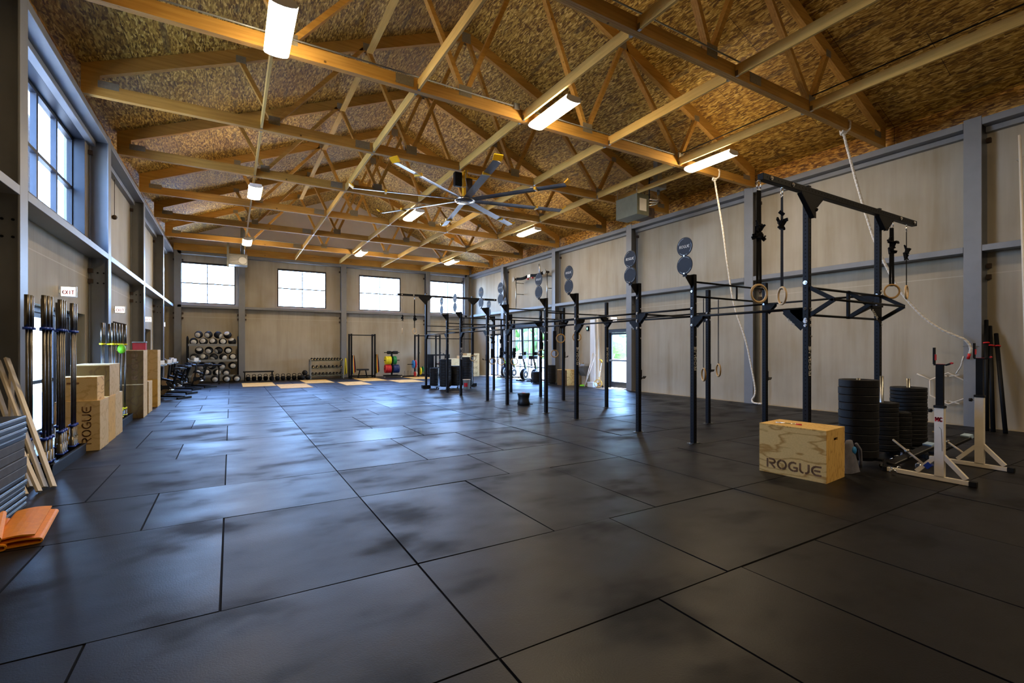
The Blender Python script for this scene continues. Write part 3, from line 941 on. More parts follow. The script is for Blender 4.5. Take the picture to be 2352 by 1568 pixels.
# ------------------------------------------------------------------ unit heaters
def heater_right():
    t = thing('unit_heater', 'olive gas heater with shiny flue pipes hung beside the right wall', 'heater', (10.35, 9.95, 5.38))
    m = MB(); m.box(-.42, .05, -.12, .75, 0, .60); m.build('case', 'olive_metal', t, bevel=.01)
    m = MB(); m.box(-.33, -.06, -.125, -.121, .12, .47); m.build('rating_label', 'white_plastic', t)
    m = MB(); m.cyl((.05, .1, .17), (.24, .1, .17), .15, 16); m.box(.05, .40, .0, .5, .02, .30); m.build('burner', 'iron_brown', t)
    for dz, rr in ((0, 0), (.10, .02), (.2, .04)):
        m = MB(); m.tube([(.05, -.06, .30 + dz), (.38 + rr, -.06, .42 + dz * .6), (.46 + rr, -.06, .48 + dz * .5), (.48 + rr, -.06, .60), (.48 + rr, -.06, .84)], .028, 10)
        m.build('flue_pipe', 'chrome', t)
    m = MB(); m.box(.28, .66, -.22, .12, .86, 1.10); m.build('duct_box', 'grey_metal', t)
    m = MB(); m.box(.40, .58, -.12, .04, 1.10, 2.35); m.build('roof_flue', 'grey_metal', t)
    m = MB(); m.tube([(.08, -.1, .5), (.08, -.1, 1.28), (.14, -.1, 1.36), (.42, -.1, 1.46), (.42, -.1, 1.6)], .016, 8); m.build('gas_pipe', 'black_steel', t)
    for (x, y) in ((-.4, -.08), (-.4, .7), (.0, .7)):
        m = MB(); m.cyl((x, y, .6), (x, y, .92), .005, 6); m.build('hanger_rod', 'bar_steel', t)
heater_right()
def heater_back():
    t = thing('unit_heater', 'grey louvred heater with round outlet hung near the far left window', 'heater', (.27, 25.1, 5.38))
    m = MB(); m.box(-.36, .40, 0, .6, 0, .50); m.build('case', 'grey_metal', t, bevel=.01)
    m = MB()
    for k in range(6): m.box(-.33, .05, -.035, -.002, .05 + k * .07, .08 + k * .07)
    m.build('louvre', 'aluminium', t)
    m = MB(); m.cyl((.2, -.05, .2), (.2, .0, .2), .16, 20); m.build('outlet_ring', 'white_plastic', t)
    m = MB(); m.box(-.42, -.34, 0, .1, -.12, 1.0); m.build('flue', 'grey_metal', t)
    m = MB(); m.cyl((.2, .1, .5), (.2, .1, 2.2), .09, 12); m.build('roof_flue', 'grey_metal', t)
    for x in (-.3, .36):
        m = MB(); m.cyl((x, .5, .5), (x, .5, .9), .006, 6); m.build('hanger_rod', 'bar_steel', t)
heater_back()

# ------------------------------------------------------------------ the pull-up rig
RN, RF = 6.58, 8.58
NY = [3.45, 5.25, 6.48, 8.34, 9.52, 11.40, 12.58, 14.48, 15.63, 17.75]
FY = [3.45, 5.25, 6.48, None, 9.60, 11.50, 12.72, 14.60, 15.88, 17.75]
rig = thing('pull_up_rig', 'long black steel pull-up rig standing in two rows right of the open floor', 'rig', (RN, 3.45, 0))
RO = Vector((RN, 3.45, 0))
def rp(x, y, z): return Vector((x, y, z)) - RO
uprights = {}
def upright(X, Y, h, letter=None, face='y'):
    m = MB(); m.box(-.0375, .0375, -.0375, .0375, 0, h)
    o = m.build('upright', 'upright_steel', rig, bevel=.004); o.location = rp(X, Y, 0)
    m = MB(); m.box(-.10, .10, -.05, .05, 0, .006)
    for s in (-1, 1): m.cyl((s * .08, 0, .006), (s * .08, 0, .016), .012, 8)
    m.build('foot_plate', 'bar_steel', o)
    m = MB(); m.box(-.036, .036, -.036, .036, h + .0005, h + .008); m.build('end_cap', 'black_steel', o)
    if letter:
        m = MB(); m.write('ROGUE', (.021, -.0380, 1.20), (0, 0, 1), (-1, 0, 0), .050, .001, .2, 1.6)
        m.build('lettering', 'ivory_lettering', o)
    uprights[(X, Y)] = o
    return o
for i, y in enumerate(NY):
    upright(RN, y, 3.70 if i in (0, 9) else 2.77, i in (0, 1, 3, 7))
for i, y in enumerate(FY):
    if y: upright(RF, y, 3.70 if i in (0, 9) else 2.77, i in (4,))
def bolt(m, p, ax, r=.020):
    p = Vector(p); ax = Vector(ax).normalized()
    m.cyl(p, p + ax * .010, r, 10); m.cyl(p + ax * .010, p + ax * .02, r * .6, 6)
def gusset(X, Y, z, dirv, up=-1, size=.20, letter=False):
    """triangular plate from an upright along dirv; up=-1 hangs below the bar"""
    d = Vector(dirv); m = MB()
    base = rp(X, Y, z) + d * .0375
    nrm = d.cross(Vector((0, 0, 1))).normalized()
    for s in (-1, 1):
        o = base + nrm * (s * .033 - .003)
        m.prism([o, o + d * size, o + d * size + Vector((0, 0, up * .03)), o + d * .03 + Vector((0, 0, up * size)), o + Vector((0, 0, up * size))], nrm * .006)
    # folded front lip carries the lettering
    m.bar(base + d * size + Vector((0, 0, up * .02)), base + d * .02 + Vector((0, 0, up * size)), .07, .006, nrm)
    g = m.build('gusset', 'black_steel', rig)
    b = MB()
    for zz in (.0, up * size * .85):
        c = rp(X, Y, z + zz)
        bolt(b, c - nrm * .038 if nrm.dot(Vector((0, -1, 0)) + Vector((-1, 0, 0))) < 0 else c + nrm * .038, -nrm if nrm.dot(Vector((-1, -1, 0))) < 0 else nrm)
        bolt(b, c - d * .038, -d)
    b.build('bolt', 'chrome', g)
    if letter:
        p0 = base + d * (size * .98) + Vector((0, 0, up * .04)); p1 = base + d * .05 + Vector((0, 0, up * size * .96))
        xd = (p1 - p0).normalized() if up < 0 else (p0 - p1).normalized()
        view = nrm if nrm.dot(Vector((-1, -1, 0))) > 0 else -nrm
        if xd.cross(view.cross(xd)).dot(view) < 0: view = -view
        yd = view.cross(xd)
        m = MB(); hh = .028
        L = 5 * .92 * hh
        st = p0 + xd * ((p1 - p0).length * .5 - L * .5) - yd * (hh * 1.6) + view * .003
        m.write('ROGUE', st, xd, yd, hh, .001, .18)
        m.build('lettering', 'ivory_lettering', g)
    return g
def crossbar(a, b, r=.017, mat='black_steel'):
    m = MB(); m.cyl(a, b, r, 12); return m.build('pull_up_bar', mat, rig)
def ybar(X, a, b, z, gs=True, r=.017, letter=False):
    crossbar(rp(X, a + .0375, z), rp(X, b - .0375, z), r)
    if gs:
        gusset(X, a, z - .004, (0, 1, 0), -1, .165, letter); gusset(X, b, z - .004, (0, -1, 0), -1, .165, letter)
ybar(RN, NY[0], NY[1], 2.09, True, .019, True)
for i in range(1, 9):
    z = 2.09
    ybar(RN, NY[i], NY[i + 1], z, i % 2 == 0, .017, i in (2, 4))
    if i < 8: ybar(RN, NY[i], NY[i + 1], 2.215, False)
fy = [y for y in FY if y]
gusset(RN, NY[2], 2.21, (0, -1, 0), -1, .17, True); gusset(RN, NY[3], 2.21, (1, 0, 0), -1, .17, True)
for a, b in zip(fy[:-1], fy[1:]):
    ybar(RF, a, b, 2.385 if b - a < 2.5 else 2.30, b - a > 1.5)
def xbar(y, zs, strut=None, y2=None):
    y2 = y2 or y
    for z in zs: crossbar(rp(RN + .0375, y, z), rp(RF - .0375, y2, z), .016)
    if strut:
        m = MB(); m.cyl(rp(RN + 1.15, y, zs[0]), rp(RN + 1.15, y2, zs[1]), .016, 8); m.build('strut', 'black_steel', rig)
xbar(NY[1], (2.66, 2.42), True, FY[1]); xbar(NY[2], (2.20,), None, FY[2])
xbar(NY[4], (2.43,), None, FY[4]); xbar(NY[5], (2.66, 2.42), True, FY[5]); xbar(NY[6], (2.43,), None, FY[6])
xbar(NY[7], (2.58, 2.36), None, FY[7]); xbar(NY[8], (2.45,), None, FY[8]); xbar(NY[9], (2.44, 2.22, 1.95), None, FY[9])
for (i, z) in ((4, 2.43), (6, 2.43)): gusset(RF, FY[i], z, (-1, 0, 0), -1, .18)
# tall gantries with cross beams
for (y, i) in ((NY[0], 0), (NY[9], 9)):
    m = MB(); m.box(5.42 - RO.x, 9.66 - RO.x, y - RO.y - .0375 - .076, y - RO.y - .039, 3.56, 3.64)
    bm_ = m.build('gantry_beam', 'black_steel', rig, bevel=.004)
    m = MB()
    k = 0
    x = 5.5
    while x < 9.6:
        m.cyl((x - RO.x, y - RO.y - .114, 3.60), (x - RO.x, y - RO.y - .1146, 3.60), .008, 8); x += .0508 * 1.5
    m.build('hole_row', 'black_webbing', bm_)
    m = MB()
    for x in (5.58, 6.04, 9.06, 9.55):
        bolt(m, (x - RO.x, y - RO.y - .114, 3.60), (0, -1, 0), .026)
    for x in (RN, RF): bolt(m, (x - RO.x, y - RO.y - .0375, 3.665), (0, -1, 0), .022)
    m.build('bolt', 'chrome', bm_)
    for X in (RN, RF):
        for s in (-1, 1):
            sz = (.30 if s < 0 else .15) if X == RN else .20
            m = MB(); yy = y - RO.y - .115
            m.prism([(X - RO.x + s * .0, yy, 3.56), (X - RO.x + s * (.0375 + sz), yy, 3.56), (X - RO.x + s * (.0375 + sz), yy, 3.53), (X - RO.x + s * .0375, yy, 3.56 - sz), (X - RO.x + s * .0, yy, 3.56 - sz)], (0, .006, 0))
            m.bar((X - RO.x + s * (.0375 + sz), yy + .03, 3.545), (X - RO.x + s * .0375, yy + .03, 3.56 - sz), .006, .06, (0, 1, 0))
            g = m.build('gusset', 'black_steel', rig)
            b = MB(); bolt(b, (X - RO.x, yy, 3.37), (0, -1, 0), .024)
            b.build('bolt', 'chrome', g)
# prism shaped multi grip bar between the tall front uprights
def multigrip():
    y = NY[0]; z0, z1 = 2.00, 2.36; zm = 2.18; yo = y - .33
    m = MB()
    for z in (z0, z1): m.cyl(rp(RN, y - .04, z), rp(RF, y - .04, z), .016, 10)
    m.cyl(rp(RN + .0, yo, zm), rp(RF, yo, zm), .016, 10)
    m.build('multi_grip_bar', 'black_steel', rig)
    for X in (RN, RN + 1.0, RF):
        m = MB()
        m.bar(rp(X, y - .04, z1), rp(X, yo, zm), .03, .05); m.bar(rp(X, y - .04, z0), rp(X, yo, zm), .03, .05)
        if X == RN + 1.0: m.bar(rp(X, y - .04, z0 - .02), rp(X, y - .04, z1 + .02), .05, .03, (0, 1, 0))
        m.build('grip_frame', 'black_steel', rig)
    m = MB()
    m.bar(rp(RN + 1.0, y - .05, z1), rp(RF - .35, y - .05, zm), .04, .03); m.bar(rp(RN + 1.0, y - .05, z0), rp(RF - .35, y - .05, zm), .04, .03)
    m.bar(rp(RF - .4, y - .05, zm), rp(RF, y - .05, zm + .02), .04, .03)
    m.build('grip_brace', 'black_steel', rig)
    m = MB(); m.prism([rp(RF - .40, y - .05, zm), rp(RF - .03, y - .05, zm), rp(RF - .03, y - .05, zm - .28)], (0, -.006, 0))
    g = m.build('gusset', 'black_steel', rig)
    m = MB(); m.write('ROGUE', rp(RF - .33, y - .058, zm - .065), (1, 0, -.75), (.6, 0, .8), .045, .001, .17); m.build('lettering', 'ivory_lettering', g)
    b = MB()
    for z in (2.43, 1.92): bolt(b, rp(RN - .0375, y, z), (-1, 0, 0), .028)
    for z in (2.43, 1.92): bolt(b, rp(RF, y - .0375, z), (0, -1, 0), .024)
    for z in (1.72, 2.05): bolt(b, rp(RN + .02, y - .0375, z), (0, -1, 0), .018)
    b.build('bolt', 'chrome', rig)
multigrip()
gusset(RN, NY[0] + .0, 2.085, (0, 1, 0), -1, .26, True)
# second row of bolts along near uprights
b = MB()
for i in range(1, 9):
    for z in (2.50, 2.22, 1.94):
        bolt(b, rp(RN - .0375, NY[i], z), (-1, 0, 0), .020)
    for z in (2.30, 1.75): bolt(b, rp(RN + .012, NY[i] - .0375, z), (0, -1, 0), .015)
b.build('bolt', 'chrome', rig)
# j-hooks
for (X, Y, z, d) in ((RN, NY[2], 1.00, 1), (RF, FY[2], 1.08, 1), (RF, FY[1], .98, 1), (RF, FY[5], 1.30, 1), (RN, NY[6], 1.22, -1), (RN, NY[5], 1.45, -1), (RN, NY[8], 1.35, -1), (RN, NY[2], .93 - .5 + .5, 1)):
    if (X, Y, z) == (RN, NY[2], .93): continue
    m = MB(); x = X - RO.x + d * .042; yy = Y - RO.y
    m.box(x - .004, x + .004, yy - .04, yy + .04, z - .02, z + .16)
    m.bar((x, yy, z), (x + d * .09, yy, z), .07, .012); m.bar((x + d * .085, yy, z), (x + d * .12, yy, z + .035), .07, .012)
    m.build('j_hook', 'black_steel', rig)
# wall ball targets
def target(X, Y, z=2.77):
    c = Vector((X - .20, Y, 0)) - RO
    m = MB()
    m.prism([rp(X - .0375, Y - .005, z - .22), rp(X - .0375, Y - .005, z), rp(X - .19, Y - .005, z - .01), rp(X - .19, Y - .005, z - .05)], (0, .01, 0))
    m.box(c.x - .012, c.x - .002, c.y - .04, c.y + .04, z - .04, z + .04)
    t = m.build('ball_target', 'black_steel', rig)
    for k, zc in enumerate((z + .145, z + .445)):
        m = MB(); m.lathe([(0, 0), (.150, 0), (.155, .003), (.155, .007), (0, .008)], (c.x - .02, c.y, zc), (1, 0, 0), 32, False)
        m.build('target_disc', 'target_plate', t)
        m = MB()
        for a0 in (25, 205) if k == 0 else (20, 160, 250):
            pts = [(c.x - .0215, c.y + math.cos(math.radians(a0 + q * 9)) * .132, zc + math.sin(math.radians(a0 + q * 9)) * .132) for q in range(13 if k == 0 else 8)]
            for p, q in zip(pts[:-1], pts[1:]): m.bar(p, q, .001, .006, (0, 1, 0))
        m.build('ring_mark', 'grey_metal', t)
        if k == 1:
            m = MB(); m.write('ROGUE', (c.x - .0215, c.y + .10, zc - .02), (0, -1, 0), (0, 0, 1), .044, .001, .17); m.build('lettering', 'ivory_lettering', t)
    b = MB(); bolt(b, (c.x - .02, c.y, z + .295), (-1, 0, 0), .012); bolt(b, (c.x - .02, c.y, z + .01), (-1, 0, 0), .012); b.build('bolt', 'chrome', t)
for i in range(1, 9): target(RN, NY[i])
target(RF, FY[7]); target(RF, FY[8])
# two steel posts rising from the rig
for (px0, py0, px1, py1, Y) in ((1166, 700, 1157, 628, 11.4), (1242, 640, 1238, 606, 9.52)):
    a, b2 = onY(px0, py0, Y), onY(px1, py1, Y)
    m = MB(); m.cyl(a - RO, b2 - RO, .022, 10); m.build('steel_post', 'aluminium', rig)
# base weights at the far gantry feet
for X in (RN, RF):
    m = MB(); m.box(X - RO.x - .16, X - RO.x + .16, 17.75 - RO.y - .09, 17.75 - RO.y + .09, .01, .13); m.build('foot_block', 'black_steel', rig)

# ------------------------------------------------------------------ gymnastic rings
def make_rings(X, Y, ztop, zr, label, yaw=0, dark=False, bundle=.0, carab=True, group=None, wide=.03, fat=0):
    """one ring on a doubled strap, hung at ztop; origin at the hanging point"""
    t = thing('gymnastic_ring', label, 'gymnastic ring', (X, Y, ztop), yaw, group)
    h = ztop - zr
    m = MB(); m.torus((0, 0, -h), .103, .0145, (0, 1, 0), 32, 10)
    m.build('ring', 'ring_wood_dark' if dark else 'ring_wood', t)
    z0 = -.13 if carab else 0
    m = MB()
    for s in (-1, 1):
        m.bar((s * .012, 0, z0), (s * .020, 0, -h + .14), wide * .8, .003, (0, 1, 0))
        m.bar((s * .020, 0, -h + .14), (s * .016, 0, -h + .085), wide * .8, .003, (0, 1, 0))
    m.bar((-.02, 0, -h + .084), (.02, 0, -h + .084), .034, .006, (0, 0, 1))
    m.build('strap', 'black_webbing', t)
    if carab:
        m = MB()
        for s in (-1, 1): m.cyl((s * .022, 0, -.11), (s * .022, 0, -.03), .006, 8)
        m.tube([(-.022, 0, -.03), (-.012, 0, -.012), (.012, 0, -.012), (.022, 0, -.03)], .006, 8); m.tube([(-.022, 0, -.11), (-.012, 0, -.128), (.012, 0, -.128), (.022, 0, -.11)], .006, 8)
        m.build('carabiner', 'chrome', t)
    if bundle:
        r = random.Random(int(X * 100 + Y * 7)); m = MB(); z = -bundle
        for k in range(11):
            a = r.uniform(0, PI); b2 = r.uniform(-.7, .7)
            c = Vector((r.uniform(-.035, .035) + (.045 if k % 4 == 0 else 0), r.uniform(-.025, .025), z + r.uniform(-.10, .10)))
            d = Vector((math.cos(a) * math.cos(b2), math.sin(b2), math.sin(a) * math.cos(b2))) * r.uniform(.035, .06)
            m.bar(c - d, c + d, .038, .018, (r.uniform(-1, 1), 1, r.uniform(-1, 1)))
        m.build('strap_bundle', 'black_webbing', t)
    if fat:
        m = MB(); m.box(-.05, .05, -.025, .025, -h + .12, -h + .12 + fat); m.build('strap_sleeve', 'black_webbing', t)
    return t
yg = NY[0] - .08
for (px, py, pt, lbl, yaw, bz) in (
    (1743, 674, 430, 'pale wooden ring hung leftmost from the near gantry beam', -.35, .60),
    (1796, 679, 445, 'pale wooden ring turned edgewise, second from the left on the near gantry', .95, .42),
    (2048, 669, 522, 'brown wooden ring hanging right of the near gantry, seen full round', -.75, .40),
    (2082, 671, 540, 'pale wooden ring at the right end of the near gantry beam', .2, .45)):
    p = onY(px, py, yg)
    make_rings(p.x, yg, 3.56, p.z, lbl, yaw, 'brown' in lbl, bz, True, 'wooden rings on the near gantry', .042)
for (px, py, lbl, yaw) in ((1616, 860, 'dark wooden ring in front of the far row upright, left of a pair', .95), (1650, 850, 'dark wooden ring hanging alone on a double strap, right of a pair', .95)):
    p = onY(px, py, NY[1])
    make_rings(p.x, NY[1], 2.40, p.z, lbl, yaw, True, .0, False, 'dark rings between the near bays', .022)
t = MB()
for (px, py, Y, zt, lbl, bz, ft) in (
    (1289, 777, 9.52, 2.42, 'wooden ring hanging by the post left of the lettered upright', .25, 0),
    (1326, 774, 9.52, 2.42, 'wooden ring half hidden behind the lettered upright', .0, 0),
    (1245, 811, 11.4, 2.42, 'wooden ring hanging before the glazed front, left of a black sleeve', 0, .2),
    (1275, 812, 11.4, 2.42, 'wooden ring hanging under a long black sleeve', 0, .55),
    (1152, 830, 12.58, 2.43, 'wooden ring at left of two hanging before the rowing machines', .6, .3),
    (1182, 830, 12.58, 2.43, 'wooden ring at right of two hanging before the rowing machines', 0, .3),
    (1132, 829, 14.5, 2.36, 'wooden ring hanging beside the pale stack of boxes, just behind a post', .5, .3),
    (1087, 822, 15.7, 2.45, 'wooden ring hanging in front of the far plates near the box stack', 0, 0)):
    p = onY(px, py, Y)
    make_rings(p.x, Y + .02, zt, p.z, lbl, -.5, True, bz, False, 'wooden rings on the middle and far bays', .03, ft)
for (px, py, lbl, yaw) in ((924, 760, 'small pale ring at the far left end of the far gantry, seen edgewise', 1.25), (952, 760, 'small pale ring second from the left on the far gantry', .5)):
    p = onY(px, py, 17.67)
    make_rings(p.x, 17.67, 3.56, p.z, lbl, yaw, False, .85, True, 'pale rings on the far gantry')

# ------------------------------------------------------------------ climbing ropes
def smooth(pts, k=4):
    pts = [Vector(p) for p in pts]; out = []
    P = [pts[0]] + pts + [pts[-1]]
    for i in range(1, len(P) - 2):
        for j in range(k):
            t = j / k
            a, b, c, d = P[i - 1], P[i], P[i + 1], P[i + 2]
            out.append(.5 * ((2 * b) + (c - a) * t + (2 * a - 5 * b + 4 * c - d) * t * t + (3 * b - a - 3 * c + d) * t ** 3))
    out.append(pts[-1]); return out
def twisted(m, pts, r, pitch=.16, strands=3):
    pts = smooth(pts, 6); L = [0]
    for a, b in zip(pts[:-1], pts[1:]): L.append(L[-1] + (b - a).length)
    n = int(L[-1] / .035); res = []
    for i in range(n + 1):
        s = L[-1] * i / n; k = 0
        while k < len(L) - 2 and L[k + 1] < s: k += 1
        f = (s - L[k]) / max(1e-6, L[k + 1] - L[k]); res.append((pts[k].lerp(pts[k + 1], f), (pts[k + 1] - pts[k]).normalized(), s))
    for st in range(strands):
        q = []
        for (p, d, s) in res:
            u = Vector((0, 1, 0)) if abs(d.y) < .8 else Vector((1, 0, 0))
            x = d.cross(u).normalized(); y = x.cross(d)
            a = 2 * PI * (s / pitch + st / strands)
            q.append(p + x * (math.cos(a) * r * .58) + y * (math.sin(a) * r * .52))
        m.tube(q, r * .72, 6)
def rope(pts, r, lbl, Ty, x0, endcol, xs):
    t = thing('climbing_rope', lbl, 'rope', pts[0], 0, 'white climbing ropes')
    o = Vector(pts[0])
    m = MB(); twisted(m, [Vector(p) - o for p in pts], r); m.build('rope_strand', 'rope_fibre', t)
    m = MB()      # loop over the chord and the knot
    m.torus((0, 0, .0), .045, .022, (.3, .2, 1), 14, 8)
    lp = [(0, -.0, .0), (.06, -.08, .05), (.085, -.085, .14), (.09, -.08, .24), (.085, .0, .27), (.08, .07, .24), (.05, .08, .08), (.0, .04, .01)]
    m.tube(smooth(lp, 3), .02, 8); m.tube([(-.02, 0, .0), (-.08, -.03, .03)], .018, 8)
    m.build('knot', 'rope_fibre', t)
    if endcol:
        a, b = Vector(pts[-1]) - o, Vector(pts[-2]) - o
        d = (a - b).normalized()
        m = MB(); m.cyl(a, a + d * .11, r * 1.15, 12); m.build('whipped_end', 'red_paint', t)
    return t
pp = [(1645, 405, 11.05), (1659, 520, 11.35), (1671, 610, 11.6), (1686, 700, 11.9), (1712, 780, 12.2), (1727, 850, 12.42), (1734, 890, 12.5), (1733, 908, 12.5), (1727, 918, 12.5), (1732, 925, 12.48), (1750, 927, 12.5)]
rope([onX(*p) if i else Vector((11.05, 8.15, 6.04)) for i, p in enumerate(pp)], .021, 'white climbing rope drooping from the second truss to the foot of the wall', 8.15, 11.05, False, None)
pp = [(1940, 300, 10.98), (1962, 400, 11.2), (1985, 480, 11.4), (2010, 555, 11.6), (2040, 620, 11.8), (2068, 668, 11.98), (2100, 707, 12.12), (2130, 735, 12.24), (2165, 758, 12.36), (2200, 773, 12.5), (2215, 779, 12.56), (2226, 790, 12.62), (2230, 802, 12.64), (2227, 812, 12.65)]
rope([onX(*p) if i else Vector((10.98, 5.03, 6.04)) for i, p in enumerate(pp)], .023, 'white climbing rope swept aside to the right column, red taped end', 5.03, 10.98, True, None)
tm = MB(); a = onX(2200, 787, 12.70); tm.tube([(12.70, 3.40, 1.60), (12.66, 3.42, 1.60), (12.60, 3.55, 1.62), (12.66, 3.63, 1.60), (12.70, 3.64, 1.60)], .006, 6)
tag(tm.build('rope_tie', 'bar_steel', loc=(12.70, 3.52, 1.6)), 'thin wire tie holding the red ended rope to the right column', 'wire')

# ------------------------------------------------------------------ bumper plates on wheeled carts
def plate_mesh(r, th, mat='black_rubber', name='bumper_plate', hub=True):
    m = MB()
    m.lathe([(.026, -th * .42), (r * .33, -th * .42), (r * .36, -th * .36), (r * .8, -th * .36), (r * .84, -th / 2), (r - .006, -th / 2), (r, -th / 2 + .007), (r, th / 2 - .007), (r - .006, th / 2),
             (r * .84, th / 2), (r * .8, th * .36), (r * .36, th * .36), (r * .33, th * .42), (.026, th * .42)], (0, 0, 0), (0, 0, 1), 56, False)
    return m
def stack(cx, cy, r, n, h0, h1, desc, pole, cart_label, pole_h=None):
    th = (h1 - h0) / n
    t = thing('plate_cart', cart_label, 'plate cart', (cx, cy, 0))
    m = MB(); m.cyl((0, 0, h0 - .035), (0, 0, h0 - .004), min(r, .2), 20)
    for k in range(3):
        a = k * 2 * PI / 3 + .6; m.bar((0, 0, h0 - .02), (math.cos(a) * (r + .05), math.sin(a) * (r + .05), h0 - .02), .06, .025)
    m.build('base', 'black_steel', t)
    for k in range(3):
        a = k * 2 * PI / 3 + .6; x, y = math.cos(a) * (r + .04), math.sin(a) * (r + .04)
        m = MB(); m.cyl((x - .014, y, .03), (x + .014, y, .03), .03, 14); m.m = 1; m.box(x - .02, x - .015, y - .012, y + .012, .03, h0 - .03); m.box(x + .015, x + .02, y - .012, y + .012, .03, h0 - .03)
        m.build('caster', ['black_rubber', 'chrome'], t)
    if pole:
        m = MB(); m.cyl((0, 0, h0), (0, 0, pole_h), .0245, 16); m.build('post', 'bar_steel', t)
    me = None
    for k in range(n):
        z = h0 + th * (n - k - .5)
        if me is None:
            o = plate_mesh(r, th - .004).build('bumper_plate', 'black_rubber'); me = o.data
        else:
            o = bpy.data.objects.new('bumper_plate', me); COL.objects.link(o)
        o.location = (cx + R.uniform(-.004, .004), cy + R.uniform(-.004, .004), z)
        tag(o, 'black bumper plate, %s in %s' % (ORD[k], desc), 'weight plate', 'bumper plates in ' + desc)
stack(7.30, 3.16, .225, 10, .12, 1.145, 'the tall thick stack behind the lettered box', True, 'wheeled base under the tall thick plate stack by the box', 1.16)
stack(8.20, 3.25, .20, 10, .12, .78, 'the lower stack between two tall stacks', True, 'wheeled base with shiny post under the lower plate stack', 1.16)
stack(8.555, 3.17, .145, 8, .12, .62, 'the narrow low stack by the squat stands', False, 'wheeled base under the narrow low plate stack')
stack(8.95, 3.20, .225, 15, .12, .97, 'the thin-plate stack nearest the squat stands', True, 'wheeled base with post under the stack of thin plates', 1.10)
stack(7.08, 17.0, .225, 10, .14, 1.15, 'the ribbed stack inside the far bay', False, 'wheeled base under the ribbed stack in the far bay')
stack(6.86, 17.62, .17, 12, .14, .80, 'the thin grey stack in the far bay', False, 'wheeled base under the thin grey stack in the far bay')
stack(7.60, 17.35, .225, 14, .14, .88, 'the middle black stack inside the far bay', False, 'wheeled base under the middle stack of the far bay')
stack(8.08, 17.2, .225, 12, .14, 1.22, 'the tallest black stack inside the far bay', False, 'wheeled base under the tallest stack of the far bay')
stack(12.05, 18.15, .225, 8, .06, .50, 'the low stack left of the window pillar', False, 'wheeled base under the low stack by the glazed front')
stack(12.25, 17.35, .225, 12, .06, .82, 'the high dark stack beside the fountain', False, 'wheeled base under the high dark stack by the pillar')

# ------------------------------------------------------------------ plywood jump boxes
def jump_box(name, corner, dl, dw, L, W, H, label, mats=('plywood_face', 'plywood_end'), text=None, hole=True, group=None, cat='plyo box', th=.018):
    """corner: lower corner, dl: direction of the long side, dw: direction of the short side"""
    dl, dw = Vector(dl).normalized(), Vector(dw).normalized(); C = Vector(corner)
    t = thing(name, label, cat, C, 0, group)
    up = Vector((0, 0, 1))
    def slab(nm, o, a, b, n, mt):
        m = MB(); o = Vector(o)
        m.prism([o, o + a, o + a + b, o + b], n); return m.build(nm, mt, t, bevel=.0015)
    # long faces
    slab('side_panel', (0, 0, 0), dl * L, up * (H - th - .0005), dw * th, mats[0])
    slab('side_panel', dw * (W - th), dl * L, up * (H - th - .0005), dw * th, mats[0])
    # ends, with a hand hole
    for k, o in enumerate((Vector((0, 0, 0)), dl * (L - th))):
        o = o + dw * (th + .0005)
        w = W - 2 * th - .001
        if hole:
            m = MB(); zc, hh, hw = H * .80, .018, .055
            for (a0, a1, z0, z1) in ((0, w, 0, zc - hh), (0, w, zc + hh, H - th - .0005), (0, w / 2 - hw, zc - hh, zc + hh), (w / 2 + hw, w, zc - hh, zc + hh)):
                m.prism([o + dw * a0 + up * z0, o + dw * a1 + up * z0, o + dw * a1 + up * z1, o + dw * a0 + up * z1], dl * th)
            m.build('end_panel', mats[1], t)
        else:
            slab('end_panel', o, dw * w, up * (H - th - .0005), dl * th, mats[1])
    slab('top_panel', up * (H - th), dl * L, dw * W, up * th, mats[1])
    slab('bottom_panel', dl * (th + .001) + dw * (th + .001) + up * .002, dl * (L - 2 * th - .002), dw * (W - 2 * th - .002), up * th, mats[1])
    if text: text(t, dl, dw, up, L, W, H)
    return t
def txt_low(t, dl, dw, up, L, W, H):
    # lettering on the near long face: reads against dl
    m = MB(); m.write('ROGUE', dl * (L * .88) - dw * .0012 + up * .075, -dl, up, .108, .001, .20, 1.18); m.build('lettering', 'burnt_brown', t)
jump_box('plyo_box', (5.90, 2.88, 0), (-.10, .995, 0), (.995, .10, 0), .762, .54, .61, 'big figured plywood box with burnt lettering in the right foreground', text=txt_low)

# silver rod and dark clip lying on the box
t = thing('rod_pointer', 'thin silver rod with dark tip lying on the big plywood box', 'rod', (5.98, 3.30, .618))
m = MB(); m.cyl((-.03, .20, .008), (.03, -.02, .008), .007, 10); m.build('rod', 'chrome', t)
m = MB(); m.cyl((.03, -.02, .008), (.045, -.08, .008), .009, 10); m.build('tip', 'red_paint', t)
m = MB(); m.box(.02, .05, -.02, .10, .0, .008); m.box(.02, .08, -.10, -.03, .0, .012); m.cyl((.07, -.05, .012), (.07, -.05, .02), .012, 8)
tag(m.build('belt_clip', 'black_steel', loc=(6.02, 3.28, .618)), 'small black clip lying beside the silver rod on the box', 'clip')
o = COL.objects['belt_clip']; o.location = (6.06, 3.28, .611)

